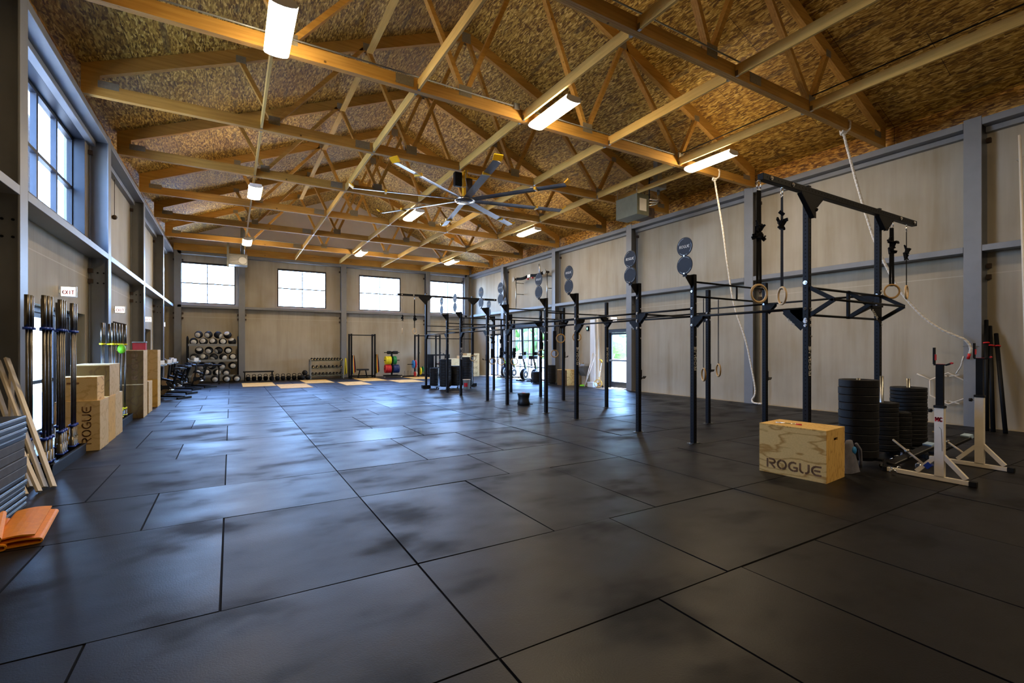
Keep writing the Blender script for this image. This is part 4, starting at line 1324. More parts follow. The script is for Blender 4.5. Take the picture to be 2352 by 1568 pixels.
# grey towel-like bag drooping behind the box
def draped(name, cx, cy, lbl):
    m = MB(); n, k = 14, 9; v = []
    for i in range(k):
        z = .40 * (1 - i / (k - 1)); spread = .05 + .12 * (i / (k - 1)) ** .8
        for j in range(n):
            a = 2 * PI * j / n; rr = spread * (1 + .18 * math.sin(3 * a + i * .4))
            v.append((cx + math.cos(a) * rr * .9, cy + math.sin(a) * rr * .55, z + (.0 if i < k - 1 else 0.004)))
    f = [(i * n + j, (i + 1) * n + j, (i + 1) * n + (j + 1) % n, i * n + (j + 1) % n) for i in range(k - 1) for j in range(n)]
    f.append(tuple(range(n)))
    m.add(v, f, True)
    return m
t = thing('gym_bag', 'grey cloth bag with a bright blue patch slumped behind the plywood box', 'bag', (6.74, 3.02, 0))
draped('b', 0, 0, '').build('bag_body', 'grey_cloth', t)
m = MB(); m.ball((.0, -.055, .28), .045, (1, .5, 1.1), 10, 8); m.build('blue_patch', 'light_blue', t)
m = MB(); m.tube([(.06, -.05, .36), (.12, -.07, .28), (.16, -.06, .14), (.17, -.05, .04)], .018, 8); m.build('strap', 'grey_cloth', t)

# ------------------------------------------------------------------ squat stands
def squat_stand(x, y, lbl, dz=0, logo=True):
    t = thing('squat_stand', lbl, 'squat stand', (x, y, 0), 0, None)
    w = .05
    m = MB(); m.box(-w / 2, w / 2, -.26, .52, .005, .055); b = m.build('base_rail', 'white_paint', t, bevel=.003)
    for (a0, a1) in ((-.325, -.261), (.521, .57)):
        m = MB(); m.box(-.033, .033, a0, a1, 0, .064); m.build('end_cap', 'black_rubber', b, bevel=.006)
    H = .86 + dz
    m = MB(); m.box(-.030, .030, -.045, .045, .056, H); m.build('outer_post', 'white_paint', t, bevel=.003)
    m = MB(); m.bar((0, -.235, .07), (0, -.03, .30), .045, .045, (1, 0, 0)); m.build('brace', 'white_paint', t)
    m = MB(); m.bar((0, .22, .07), (0, .04, .27), .045, .045, (1, 0, 0)); m.build('brace', 'white_paint', t)
    m = MB(); m.box(-.022, .022, -.034, .034, H + .031, 1.36 + dz); m.build('inner_post', 'black_steel', t)
    m = MB(); m.box(-.037, .037, -.052, .052, H, H + .03); m.build('sleeve', 'black_rubber', t, bevel=.004)
    m = MB(); m.cyl((0, .045, H - .04), (0, .075, H - .04), .007, 8); m.m = 1; m.cyl((0, .075, H - .04), (0, .105, H - .04), .022, 12); m.build('knob', ['chrome', 'black_rubber'], t)
    z = 1.36 + dz
    m = MB(); m.box(-.02, .02, -.06, .055, z, z + .014); m.box(-.02, .02, .045, .061, z + .014, z + .21); m.bar((0, -.055, z + .004), (0, -.10, z + .025), .04, .016); m.build('bar_cradle', 'black_steel', t)
    for q in range(3):
        m = MB()
        if q == 0: m.box(-.018, .018, .036, .044, z + .06, z + .13)
        elif q == 1: m.box(-.018, .018, -.04, .03, z + .0145, z + .018)
        else: m.cyl((-.02, -.105, z + .028), (.02, -.105, z + .028), .012, 8)
        m.build('cradle_pad', 'red_rubber', t)
    if logo:
        m = MB(); m.write('MC', (-.0310, .034, H - .155), (0, -1, 0), (0, 0, 1), .042, .001, .34, .85); m.build('lettering', 'red_paint', t)
        m = MB(); m.bar((-.0312, -.0, H - .22), (-.0312, -.022, H - .25), .001, .003, (1, 0, 0)); m.bar((-.0312, -.022, H - .25), (-.0312, -.03, H - .50), .001, .005, (1, 0, 0)); m.build('scratch', 'iron_brown', t)
    # low rest arm with pegs
    m = MB(); m.bar((.03, .50, .09), (.66, .31, .28), .12, .045); m.build('rest_arm', 'black_vinyl', t, bevel=.008)
    m = MB(); m.bar((.62, .325, .285), (.70, .30, .31), .11, .05); m.build('arm_end', 'edge_trim', t)
    m = MB(); m.cyl((.42, .62, .34), (.10, .16, .12), .014, 10); m.m = 1; m.cyl((.28, .42, .245), (.262, .394, .232), .032, 12); m.build('peg', ['beige_steel', 'bar_steel'], t)
    return t
squat_stand(7.20, 2.27, 'white squat stand with red MC lettering and scratches, nearer of the two')
s = squat_stand(8.46, 2.26, 'plain white squat stand nearer the wall, without lettering', .06, False)
m = MB(); m.box(-.04, .055, .56, 1.05, .01, .07); m.build('black_crosspiece', 'black_steel', COL.objects[s.name])
m = MB(); m.box(-.028, .028, -.028, .028, 0, .07); o = m.build('tape_band', 'collar_blue', None, loc=None); o.parent = bpy.data.objects['squat_stand']; o.location = (0, .13, .135); o.rotation_euler = (.735, 0, 0)

# chrome collars scattered by the plate carts
c0 = None
for i, (x, y, a, lbl) in enumerate(((7.02, 2.66, .3, 'leftmost, in front of the tall stack'), (7.28, 2.70, 1.2, 'with a blue glint, right before the tall stack'), (7.62, 2.86, .8, 'lying under the lower stack'),
                                    (7.95, 2.92, 2.0, 'lying before the narrow stack'), (7.70, 2.62, 2.6, 'lying behind the near squat stand rail'))):
    if c0 is None:
        t = thing('barbell_collar', 'x', 'collar', (x, y, 0)); c0 = t
        m = MB(); m.lathe([(.026, 0), (.036, 0), (.036, .045), (.026, .045)], (0, 0, .037), (1, 0, 0), 16); m.build('ring', 'chrome', t)
        m = MB(); m.tube([(.02, 0, .073), (.05, .02, .085), (.08, .03, .07)], .006, 6); m.build('lever', 'chrome', t)
    else: t = dup(c0, (x, y, 0))
    t.location = (x, y, 0); t.rotation_euler = (0, 0, a)
    t['label'] = 'chrome barbell collar on the floor, ' + lbl; t['group'] = 'chrome collars on the floor by the plates'

# ------------------------------------------------------------------ right wall, near end
def hexbar(cy, cz, tilt, lbl):
    t = thing('hex_bar', lbl, 'barbell', (12.95, cy, cz), 0, 'hexagonal bars hung by the column')
    m = MB(); r = .33
    pts = [(0, math.cos(math.radians(60 * k + tilt)) * r * 1.05, math.sin(math.radians(60 * k + tilt)) * r) for k in range(6)]
    m.tube([p for p in pts], .014, 8, True); m.build('frame', 'white_paint', t)
    m = MB()
    for k in (0, 3):
        p = Vector(pts[k]); m.cyl(p, p * 1.75, .014, 10)
    m.build('sleeve', 'white_paint', t)
    for s in (-1, 1):
        m = MB(); m.bar((0, s * .18, .30), (0, s * .02, .26), .02, .02); m.bar((0, s * .18, -.30), (0, s * .02, -.26), .02, .02); m.build('handle_bracket', 'white_paint', t)
    return t
hexbar(3.95, .72, 30, 'white hexagonal deadlift bar standing against the right wall beside the column')
m = MB(); m.tube(smooth([onX(2213, 818, 12.72), onX(2207, 840, 12.76), onX(2201, 850, 12.84), onX(2196, 858, 12.92)], 3), .012, 8)
tag(m.build('rope_tail', 'rope_fibre', loc=onX(2213, 818, 12.72)), 'short pale cord holding the white hexagonal bar', 'cord')

def pole(name, a, b, r, mat, lbl, cat, grp=None, band=None):
    t = thing(name, lbl, cat, a, 0, grp); a, b = Vector(a), Vector(b)
    m = MB(); m.cyl((0, 0, 0), b - a, r, 12); m.build('tube', mat, t)
    if band:
        m = MB(); d = b - a
        for f in band: m.cyl(d * f, d * (f + .012), r * 1.5, 12)
        m.build('band', 'red_paint', t)
    return t
pole('rig_pole', (12.35, 3.20, 0), (12.86, 3.34, 2.12), .032, 'black_steel', 'black steel pole leaning in the column corner, leftmost of three', 'pole', 'black poles leaning at the right column', (.78,))
pole('rig_pole', (12.30, 3.10, 0), (12.90, 3.30, 2.0), .034, 'black_steel', 'black steel pole leaning at the right column, middle one with blue sheen', 'pole', 'black poles leaning at the right column', (.80,))
pole('rig_pole', (12.28, 2.93, 0), (12.94, 3.22, 1.85), .034, 'black_steel', 'black steel pole leaning rightmost by the column, small spring clip', 'pole', 'black poles leaning at the right column', (.86,))
m = MB(); m.cyl((12.33, 2.90, .62), (12.47, 2.90, .62), .02, 10); m.cyl((12.36, 2.88, .66), (12.42, 2.88, .66), .03, 10)
pole('pale_pole', (12.55, 2.70, 0), onX(2342, 310, 12.62), .022, 'white_paint', 'tall pale pole at the right edge of the picture', 'pole')
o = COL.objects['pale_pole']; o.location.z
m = MB(); a = onX(2345, 362, 12.75); m.tube([a + Vector((.31, .08, 0)), a + Vector((0, .06, -.02)), a + Vector((0, -.10, .03)), a + Vector((.31, -.12, .03))], .006, 6)
tag(m.build('pole_bracket', 'bar_steel', loc=a + Vector((.25, 0, 0))), 'thin wall hook holding the tall pale pole', 'hook')

# ------------------------------------------------------------------ around the glazed door
def sign_x(X, yc, z, d, lbl, mat='sign_face', w=.30, h=.19, end=False):
    """exit sign standing off the wall; d = +1 looks to +x"""
    t = thing('exit_sign', lbl, 'exit sign', (X, yc, z))
    # sign faces along y, plate sticks out of the wall
    m = MB(); m.box(0, d * .02, -.03, .03, h * .35, h * .65); m.box(d * .02, d * (.02 + w), -.022, .022, 0, h); m.build('case', 'white_plastic', t, bevel=.004)
    m = MB(); m.box(d * .035, d * (.005 + w), -.0245, -.0225, .015, h - .015); m.build('face', mat, t)
    m = MB(); xs = min(d * .05, d * (w - .01)) ; m.write('EXIT', (xs + .0, -.0262, .05), (1, 0, 0), (0, 0, 1), .062, .001, .2, .66); m.build('lettering', 'red_paint', t)
    return t
for i, (y, w) in enumerate(((11.25, 'over the glazed left door by the barbells'), (15.8, 'over the second left door, above the box stack'), (20.6, 'over the third left door'), (24.6, 'farthest one on the left wall'))):
    sign_x(WL, y, 2.47, 1, 'lit exit sign ' + w, w=.22)
sign_x(WR, 14.0, 2.60, -1, 'lit exit sign over the small glazed door on the right wall', w=.32)
sign_x(WR, 24.0, 2.62, -1, 'lit exit sign over the far door on the right wall', w=.32)
t = thing('alarm_box', 'small black alarm box with a green light left of the right wall door', 'alarm', (WR, 15.75, 2.30))
m = MB(); m.box(-.06, 0, -.06, .06, 0, .2); m.build('case', 'black_steel', t)
m = MB(); m.box(-.063, -.0605, -.03, .03, .06, .14); m.build('green_light', 'sign_face_green', t)

m = MB(); m.box(12.82, WR - .012, 15.05, 15.35, 0, 2.75); tag(m.build('pipe_chase', 'white_plastic', loc=(12.95, 15.2, 0), bevel=.004), 'white boxed pipe chase on the right wall beside the drinking fountain', 'pipe chase')
m = MB(); m.box(12.90, WR, 14.93, 15.045, 0, 2.95); tag(m.build('wooden_batten', 'pale_plank', loc=(12.95, 15, 0)), 'tall pale batten fixed right of the white pipe chase', 'batten')
m = MB(); m.box(12.9, WR - .01, 16.35, 16.45, 0.0, 2.6); tag(m.build('white_pipe', 'white_plastic', loc=(12.95, 16.4, .9)), 'slim white downpipe above the drinking fountain', 'pipe')
def fountain():
    t = thing('drinking_fountain', 'grey steel drinking fountain on the right wall behind the rig', 'fountain', (12.9, 15.9, 0))
    m = MB(); m.box(-.32, .16, -.22, .22, .80, .92); m.build('basin', 'chrome', t, bevel=.02, seg=2)
    m = MB(); m.prism([(-.22, -.2, .80), (.16, -.2, .80), (.16, -.2, .40), (-.02, -.2, .40)], (0, .4, 0)); m.build('cabinet', 'grey_metal', t)
    m = MB(); m.tube([(-.1, .1, .92), (-.1, .1, 1.0), (-.16, .08, 1.02)], .014, 8); m.m = 1; m.cyl((-.05, -.05, .92), (-.05, -.05, .955), .03, 10); m.build('spout', ['chrome', 'ring_wood_dark'], t)
    m = MB(); m.box(.02, .15, -.12, .12, 0, .395); m.build('leg_panel', 'beige_steel', t)
fountain()
jump_box('plywood_crate', (12.08, 15.98, 0), (0, 1, 0), (1, 0, 0), .66, .58, .66, 'plain plywood box on the floor before the drinking fountain', ('plywood_brown', 'plywood_face'), None, False, cat='box')
def wheel():
    c = Vector((12.62, 14.62, 0)); t = thing('measuring_wheel', 'yellow measuring wheel leaning beside the small glazed door', 'measuring wheel', c)
    R0 = .165
    d = Vector((.15, .99, 0)).normalized(); d = Vector((-.75, .66, 0)).normalized(); ax = d.cross(Vector((0, 0, 1)))
    m = MB(); m.torus((0, 0, R0), R0 - .014, .013, ax, 32, 8); m.build('wheel_rim', 'yellow_plastic', t)
    m = MB()
    for k in range(3):
        a = k * 2 * PI / 3 + .5; q = d * math.cos(a) + Vector((0, 0, math.sin(a)))
        m.bar(Vector((0, 0, R0)), Vector((0, 0, R0)) + q * (R0 - .016), .022, .04, ax)
    m.cyl(Vector((0, 0, R0)) - ax * .02, Vector((0, 0, R0)) + ax * .02, .035, 14); m.build('spoke', 'yellow_plastic', t)
    top = Vector((.18, .0, .98)) + Vector((0, 0, 0))
    m = MB(); m.cyl((0, 0, R0 + .02), top, .015, 10); m.build('shaft', 'white_plastic', t)
    m = MB()
    for f in (.25, .62): p = Vector((0, 0, R0)).lerp(top, f); m.cyl(p, p + Vector((.006, 0, .03)), .022, 10)
    m.cyl(top, top + Vector((.02, 0, .10)), .026, 10); m.cyl(top + Vector((.02, 0, .10)), top + Vector((-.10, .03, .14)), .024, 10); m.build('grip', 'yellow_plastic', t)
    m = MB(); m.cyl((.16, -.08, .04), (.18, -.08, .04), .04, 12); m.bar((.0, -.02, .10), (.17, -.08, .05), .02, .02); m.build('kickstand', 'black_rubber', t)
wheel()
t = thing('plastic_tub', 'small white ribbed plastic tub beside the yellow measuring wheel', 'tub', (12.80, 14.93 + .12, 0))
t.location = (12.66, 15.02, 0)
m = MB(); m.prism([(-.10, -.16, 0), (.10, -.16, 0), (.12, -.18, .17), (-.12, -.18, .17)], (0, .34, 0)); m.build('tub_body', 'white_plastic', t)
m = MB(); m.box(-.135, .135, -.19, .19, .171, .19); m.build('rim', 'white_plastic', t)
m = MB(); m.lathe([(.13, 0), (.13, .006), (.09, .05), (.045, .06), (.0, .06)], (0, 0, 0), (0, 0, 1), 24); tag(m.build('marker_cone', 'lime_plastic', loc=(0, 0, 0)), 'lime green floor marker cone at the foot of the right wall', 'cone')
COL.objects['marker_cone'].location = (12.62, 15.60, 0)
for i, (px0, py0, px1, py1, l) in enumerate(((1334, 884, 1346, 803, 'nearer the wall'), (1331, 884, 1344, 805, 'in front'))):
    a, b = onZ(px0, py0, 0.0), onX(px1, py1, 12.80); a = Vector((12.45 + .1 * i, 15.25 + .12 * i, 0.01)); b = Vector((12.81, 14.99 + .16 * i, 1.32 + .05 * i))
    m = MB(); m.cyl(a, b, .016, 8)
    tag(m.build('broom_handle', 'pale_plank', loc=a), 'thin pale stick leaning on the white pipe chase, %s' % l, 'stick')
# pipe wall station with two rolled black sleeves
def wall_station():
    t = thing('pipe_wall_frame', 'steel pipe frame high on the right wall carrying two black rolls', 'pipe frame', (WR, 19.5, 3.6))
    O = Vector((WR, 19.5, 3.6))
    for Y in (18.15, 20.95):
        y = Y - 19.5
        m = MB(); m.cyl((-.45, y, .0), (-.45, y, 1.55), .022, 10)
        for z in (.75, 1.32): m.cyl((-.45, y, z), (0, y, z), .02, 8)
        m.build('pipe', 'bar_steel', t)
        m = MB(); m.cyl((-.62, y, 1.50), (-.59, y, 1.50), .12, 20); m.m = 1; m.cyl((-.60, y, 1.50), (-.36, y, 1.50), .05, 12); m.build('reel', ['galvanised', 'iron_brown'], t)
    m = MB(); m.cyl((-.5, -1.35, 1.50), (-.5, 1.45, 1.50), .018, 8); m.build('crossbar', 'bar_steel', t)
    for (a, b) in ((-1.1, -.10), (.28, 1.25)):
        m = MB(); pts = [(-.5, a + (b - a) * k / 8, 1.50 - .05 * math.sin(PI * k / 8)) for k in range(9)]
        m.tube(pts, .07, 10); m.build('black_roll', 'black_webbing', t)
    m = MB(); m.box(-.56, -.44, -.06, .20, 1.42, 1.56); m.m = 1; m.box(-.56, -.46, -.22, -.14, 1.34, 1.41); m.box(-.56, -.46, .20, .27, 1.34, 1.40); m.build('clamp', ['bar_steel', 'red_paint'], t)
wall_station()

# ------------------------------------------------------------------ black bag and bucket on the open floor
t = thing('sandbag', 'short black bag slumped on the floor between the rig posts', 'bag', (6.98, 11.18, 0))
m = MB(); m.lathe([(.0, .02), (.16, .0), (.185, .03), (.165, .12), (.15, .18), (.165, .26), (.18, .31), (.165, .335), (0, .33)], (0, 0, 0), (0, 0, 1), 22); m.build('bag_body', 'black_vinyl', t)
m = MB(); m.tube([(.18, 0, .02), (.24, -.03, .012), (.27, -.03, .012)], .012, 6); m.m = 1; m.cyl((-.02, -.03, .333), (-.02, -.03, .342), .05, 12); m.build('strap', ['black_webbing', 'red_paint'], t)
t = thing('bucket', 'white plastic bucket with a red label by the far plate carts', 'bucket', (7.78, 16.60, 0))
m = MB(); m.lathe([(.115, 0), (.145, .36), (.152, .36), (.152, .375), (.135, .375), (.108, .01), (0, .01)], (0, 0, 0), (0, 0, 1), 24); m.build('pail', 'white_paint', t)
m = MB(); n = 7
v = [(math.cos(math.radians(200 + 60 * i / n)) * r_, math.sin(math.radians(200 + 60 * i / n)) * r_, z) for z, r_ in ((.10, .1255), (.25, .1380)) for i in range(n + 1)]
m.add(v, [(i, i + 1, n + 2 + i, n + 1 + i) for i in range(n)], True); m.build('red_label', 'red_paint', t)

# ------------------------------------------------------------------ left wall
# stack of folded mats at the very left
zz = 0.0
th = [.055] * 6 + [.085, .085, .085, .085] + [.058] * 4
def gym_mat(x0, x1, y0, y1, z, h, k, n):
    trimmed = h < .07
    t = thing('exercise_mat', ('black mat with shiny edge' if trimmed else 'thick dull grey mat') + ', %s in the left edge stack' % ORD[n - 1 - k], 'mat', (x1, (y0 + y1) / 2, z), 0, 'mats stacked at the left edge')
    m = MB(); dx = R.uniform(-.012, .012); L = (y1 - y0) / 2 + R.uniform(-.02, .01)
    m.box(x0 - x1 + dx, dx, -L, L, 0, h - .003); m.build('mat_body', 'mat_vinyl' if trimmed else 'mat_foam', t, bevel=.006)
    if trimmed:
        m = MB(); m.box(dx + .0005, dx + .004, -L + .01, L - .01, h * .62, h - .012); m.build('edge_strip', 'edge_trim', t)
n = len(th)
for k, h in enumerate(th):
    gym_mat(-2.26, -1.74, 4.55, 6.50, zz, h, k, n); zz += h
# planks leaning against the first column
for i, (x0, y0, x1, y1, z1, w) in enumerate(((-1.70, 7.17, -2.36, 8.16, 1.44, .055), (-1.78, 7.20, -2.44, 8.16, 1.42, .055), (-1.92, 7.30, -2.46, 8.1, 1.20, .05), (-1.78, 7.02, -2.04, 7.32, .55, .05), (-1.87, 6.95, -2.12, 7.22, .48, .05), (-2.08, 7.3, -2.30, 8.1, 1.30, .045))):
    m = MB(); m.bar((0, 0, .018), (x1 - x0, y1 - y0, z1), w, .028, (1, -.5, .2))
    o = m.build('timber_plank', 'pale_plank'); o.location = (x0, y0, 0)
    tag(o, 'pale narrow plank leaning behind the mat stack, ' + ['frontmost', 'second from the front', 'third one back', 'short one in front', 'shorter one, lowest', 'rearmost one'][i], 'plank', 'planks leaning behind the mat stack')
# orange folded mats
def folded(cx, cy, ang, W, layers, L, lbl, h0=.0, curl=True):
    t = thing('folded_mat', lbl, 'mat', (cx, cy, h0), ang, 'orange folded mats on the floor')
    th_ = .012; gap = .018
    pts = []
    z = th_ * .6
    for k in range(layers):
        a, b = (-L / 2, L / 2) if k % 2 == 0 else (L / 2, -L / 2)
        b *= (1 - .10 * k); a *= (1 - .10 * max(0, k - 1)) if k else 1
        for j in range(7):
            f = j / 6
            pts.append((a + (b - a) * f, z + .012 * math.sin(PI * f) * (k > 0)))
        s = 1 if b > a else -1
        for q in (1, 2, 3): pts.append((b + s * .016 * math.sin(PI * q / 4), z + gap * (1 - math.cos(PI * q / 4)) / 2 * 1.9))
        z += gap * 1.9
    pts = pts[:-3]
    m = MB(); n = len(pts)
    v = []
    for s in (-1, 1):
        for i, (u, zq) in enumerate(pts):
            a = pts[max(0, i - 1)]; b = pts[min(n - 1, i + 1)]
            d = Vector((b[0] - a[0], b[1] - a[1])).normalized(); nx, nz = -d.y, d.x
            v.append((u + nx * th_ / 2, s * W / 2, zq + nz * th_ / 2)); v.append((u - nx * th_ / 2, s * W / 2, zq - nz * th_ / 2))
    f = []
    for i in range(n - 1):
        a, b = 2 * i, 2 * i + 2; A, B = a + 2 * n, b + 2 * n
        f += [(a, b, B, A), (b + 1, a + 1, A + 1, B + 1), (a, a + 1, b + 1, b), (A, B, B + 1, A + 1)]
    f += [(0, 2 * n, 2 * n + 1, 1), (2 * n - 2, 2 * n - 1, 4 * n - 1, 4 * n - 2)]
    m.add(v, f, False); m.build('mat_sheet', 'orange_foam', t)
    return t
folded(-1.50, 5.62, .12, .86, 3, .26, 'orange exercise mat folded flat, rightmost on the floor by the mat stack')
folded(-1.74, 5.52, .25, .84, 5, .26, 'orange exercise mat folded thick with a curled edge, left one on the floor')

# upright barbell holders
def barbell(lbl, grp, collar, proto={}):
    key = collar
    if key in proto:
        return dup(proto[key], label=lbl, group=grp)
    t = thing('barbell', lbl, 'barbell', (0, 0, 0), 0, grp)
    m = MB(); m.cyl((0, 0, .43), (0, 0, 1.76), .014, 12); m.build('shaft', 'barbell_steel', t)
    for (a, b) in ((0.0, .43), (1.76, 2.17)):
        m = MB(); m.cyl((0, 0, a), (0, 0, b), .025, 14); m.build('sleeve', 'barbell_steel', t)
    for z in (.40, 1.75):
        m = MB(); m.lathe([(.014, 0), (.04, 0), (.04, .03), (.014, .03)], (0, 0, z), (0, 0, 1), 16); m.build('stop_ring', collar, t)
    proto[key] = t
    return t
def holder(y0, y1, x0, x1, lbl, base_mat, strip, grp, ys, xs, where, zoff=0):
    t = thing('barbell_holder', lbl, 'barbell holder', ((x0 + x1) / 2, (y0 + y1) / 2, 0))
    hx, hy = (x1 - x0) / 2, (y1 - y0) / 2
    m = MB(); m.box(-hx, hx, -hy, hy, 0, .035)
    m.box(hx - .03, hx, -hy, hy, .035, .15); m.box(-hx, -hx + .03, -hy, hy, .035, .15); m.box(-hx + .03, hx - .03, -hy, -hy + .03, .035, .15); m.box(-hx + .03, hx - .03, hy - .03, hy, .035, .15)
    m.build('base_box', 'black_steel', t)
    m = MB(); m.box(hx + .0005, hx + .008, -hy, hy, .135, .155); m.build('rim_strip', 'mat_vinyl', t)
    n = 0
    for yi, y in enumerate(ys):
        for xi, x in enumerate(xs):
            px, py = x + R.uniform(-.01, .01), y + R.uniform(-.012, .012)
            m = MB(); m.lathe([(.030, 0), (.034, 0), (.034, .26), (.030, .26)], (px - (x0 + x1) / 2, py - (y0 + y1) / 2, .036), (0, 0, 1), 14); m.build('holder_tube', 'barbell_steel', t)
            m = MB(); m.lathe([(.035, .0), (.043, 0), (.043, .02), (.035, .02)], (px - (x0 + x1) / 2, py - (y0 + y1) / 2, .15), (0, 0, 1), 14); m.build('tube_collar', strip, t)
            b = barbell('', grp, strip)
            b.location = (px, py, .04 + zoff); b['group'] = grp
            b['label'] = 'upright barbell in the %s, %s row from camera, %s' % (where, ['first', 'second', 'third', 'fourth', 'fifth', 'sixth', 'seventh', 'eighth', 'ninth'][yi], ['wall side', 'room side', 'outermost'][xi])
            n += 1
holder(7.80, 9.36, -2.21, -1.86, 'black holder with blue collars full of upright barbells by the left wall', 'black_steel', 'collar_blue', 'barbells in the blue collared holder', [7.91, 8.01, 8.11, 8.50, 8.60, 8.70, 9.09, 9.19, 9.29], [-2.12, -1.96], 'blue collared holder')
holder(11.60, 13.15, -2.19, -1.84, 'black holder with yellow collars and upright barbells between box stacks', 'black_steel', 'yellow_rubber', 'barbells in the yellow collared holder', [11.74, 11.90, 12.30, 12.46, 12.85, 13.0], [-2.10, -1.94], 'yellow collared holder', -.16)
for yy, w, p in ((8.6, .80, 1.79), ):
    pass
# things hung on the yellow holder
m = MB(); m.ball((0, 0, 0), .07, (1, 1, 1.3), 12, 8); o = m.build('hanging_pouch', 'lime_plastic'); o.location = (-1.86, 12.05, 1.55); tag(o, 'small pale green pouch hanging among the yellow collared barbells', 'pouch')
t = thing('first_aid_box', 'small red box on top of the dark box stack by the left wall', 'box', (-1.80, 13.75, 1.526))
m = MB(); m.box(-.12, .12, -.09, .09, 0, .16); m.build('case', 'red_paint', t, bevel=.006)
m = MB(); m.box(-.13, .13, -.1, .1, .161, .19); m.build('lid', 'edge_trim', t, bevel=.004)

# box stacks along the left wall
def txt_vert(t, dl, dw, up, L, W, H):
    m = MB(); xd = up; yd = -dl if True else dl
    o = dl * (L * .80) - dw * .0012 + up * .10
    m.write('ROGUE', o, up, -dl, .105, .001, .16, 1.13); m.build('lettering', 'burnt_brown', t)
    m = MB(); m.torus(dl * (L * .34) - dw * .0008 + up * (H * .45), .06, .006, dw, 16, 4); m.build('stamp_mark', 'plywood_brown', t)
gl = 'plywood boxes along the left wall'
jump_box('plyo_box', (-2.25, 9.52, 0), (1, 0, 0), (0, 1, 0), .52, .60, .762, 'pale plywood box with upright lettering, standing behind the blue collared barbells', ('plywood_pale', 'plywood_pale'), txt_vert, False, gl)
jump_box('plyo_box', (-2.25, 10.16, 0), (1, 0, 0), (0, 1, 0), .51, .58, .762, 'pale plywood box directly behind the lettered one, second of three on the floor', ('plywood_pale', 'plywood_end'), None, False, gl)
jump_box('plyo_box', (-2.25, 10.80, 0), (1, 0, 0), (0, 1, 0), .50, .62, .762, 'pale plywood box on the floor next to the yellow collared barbells', ('plywood_pale', 'plywood_pale'), None, False, gl)
jump_box('plyo_box', (-2.22, 9.56, .762), (1, 0, 0), (0, 1, 0), .45, .48, .36, 'small pale plywood box with hand slot on top of the lettered box', ('plywood_pale', 'plywood_face'), None, False, gl)
m = MB(); m.box(-2.12, -1.98, 9.5555, 9.5590, 1.02, 1.045); 
o = m.build('hand_slot', 'burnt_brown'); p_ = [q for q in COL.objects if q.get('label', '').startswith('small pale plywood box with hand slot')][0]; o.parent = p_; o.location = -Vector(p_.location)
jump_box('plyo_box', (-2.24, 10.30, .762), (1, 0, 0), (0, 1, 0), .49, .86, .53, 'wider plywood box with pale top, behind the small box on the stack', ('plywood_brown', 'plywood_pale'), None, False, gl)
jump_box('plyo_box', (-2.22, 13.42, 0), (1, 0, 0), (0, 1, 0), .53, .60, .762, 'dark brown plywood box on the floor under the lettered brown one', ('plywood_brown', 'plywood_pale'), None, False, gl)
jump_box('plyo_box', (-2.22, 13.42, .764), (1, 0, 0), (0, 1, 0), .53, .60, .762, 'dark brown plywood box with upright lettering, top of its pair', ('plywood_brown', 'plywood_pale'), txt_vert, False, gl)
jump_box('plyo_box', (-2.20, 14.30, 0), (1, 0, 0), (0, 1, 0), .50, .62, .762, 'low plywood box between the brown pair and the orange pair', ('plywood_pale', 'plywood_pale'), None, False, gl)
jump_box('plyo_box', (-2.20, 15.75, 0), (1, 0, 0), (0, 1, 0), .52, .60, .762, 'orange toned plywood box on the floor, lower of the far left pair', ('floor_ply', 'plywood_pale'), None, False, gl)
jump_box('plyo_box', (-2.20, 15.75, .764), (1, 0, 0), (0, 1, 0), .52, .60, .762, 'pale plywood box, upper of the far left pair', ('plywood_pale', 'plywood_pale'), None, False, gl)
# speaker hung on a rod, left wall
t = thing('wall_sensor', 'small dark sensor hanging on a thin rod high on the left wall', 'sensor', (WL + .05, 15.6, 4.9))
m = MB(); m.cyl((0, 0, .06), (0, 0, 1.0), .008, 6); m.build('rod', 'iron_brown', t)
m = MB(); m.ball((0, 0, 0), .06, (1, 1, 1), 12, 8); m.build('sensor_body', 'iron_brown', t)

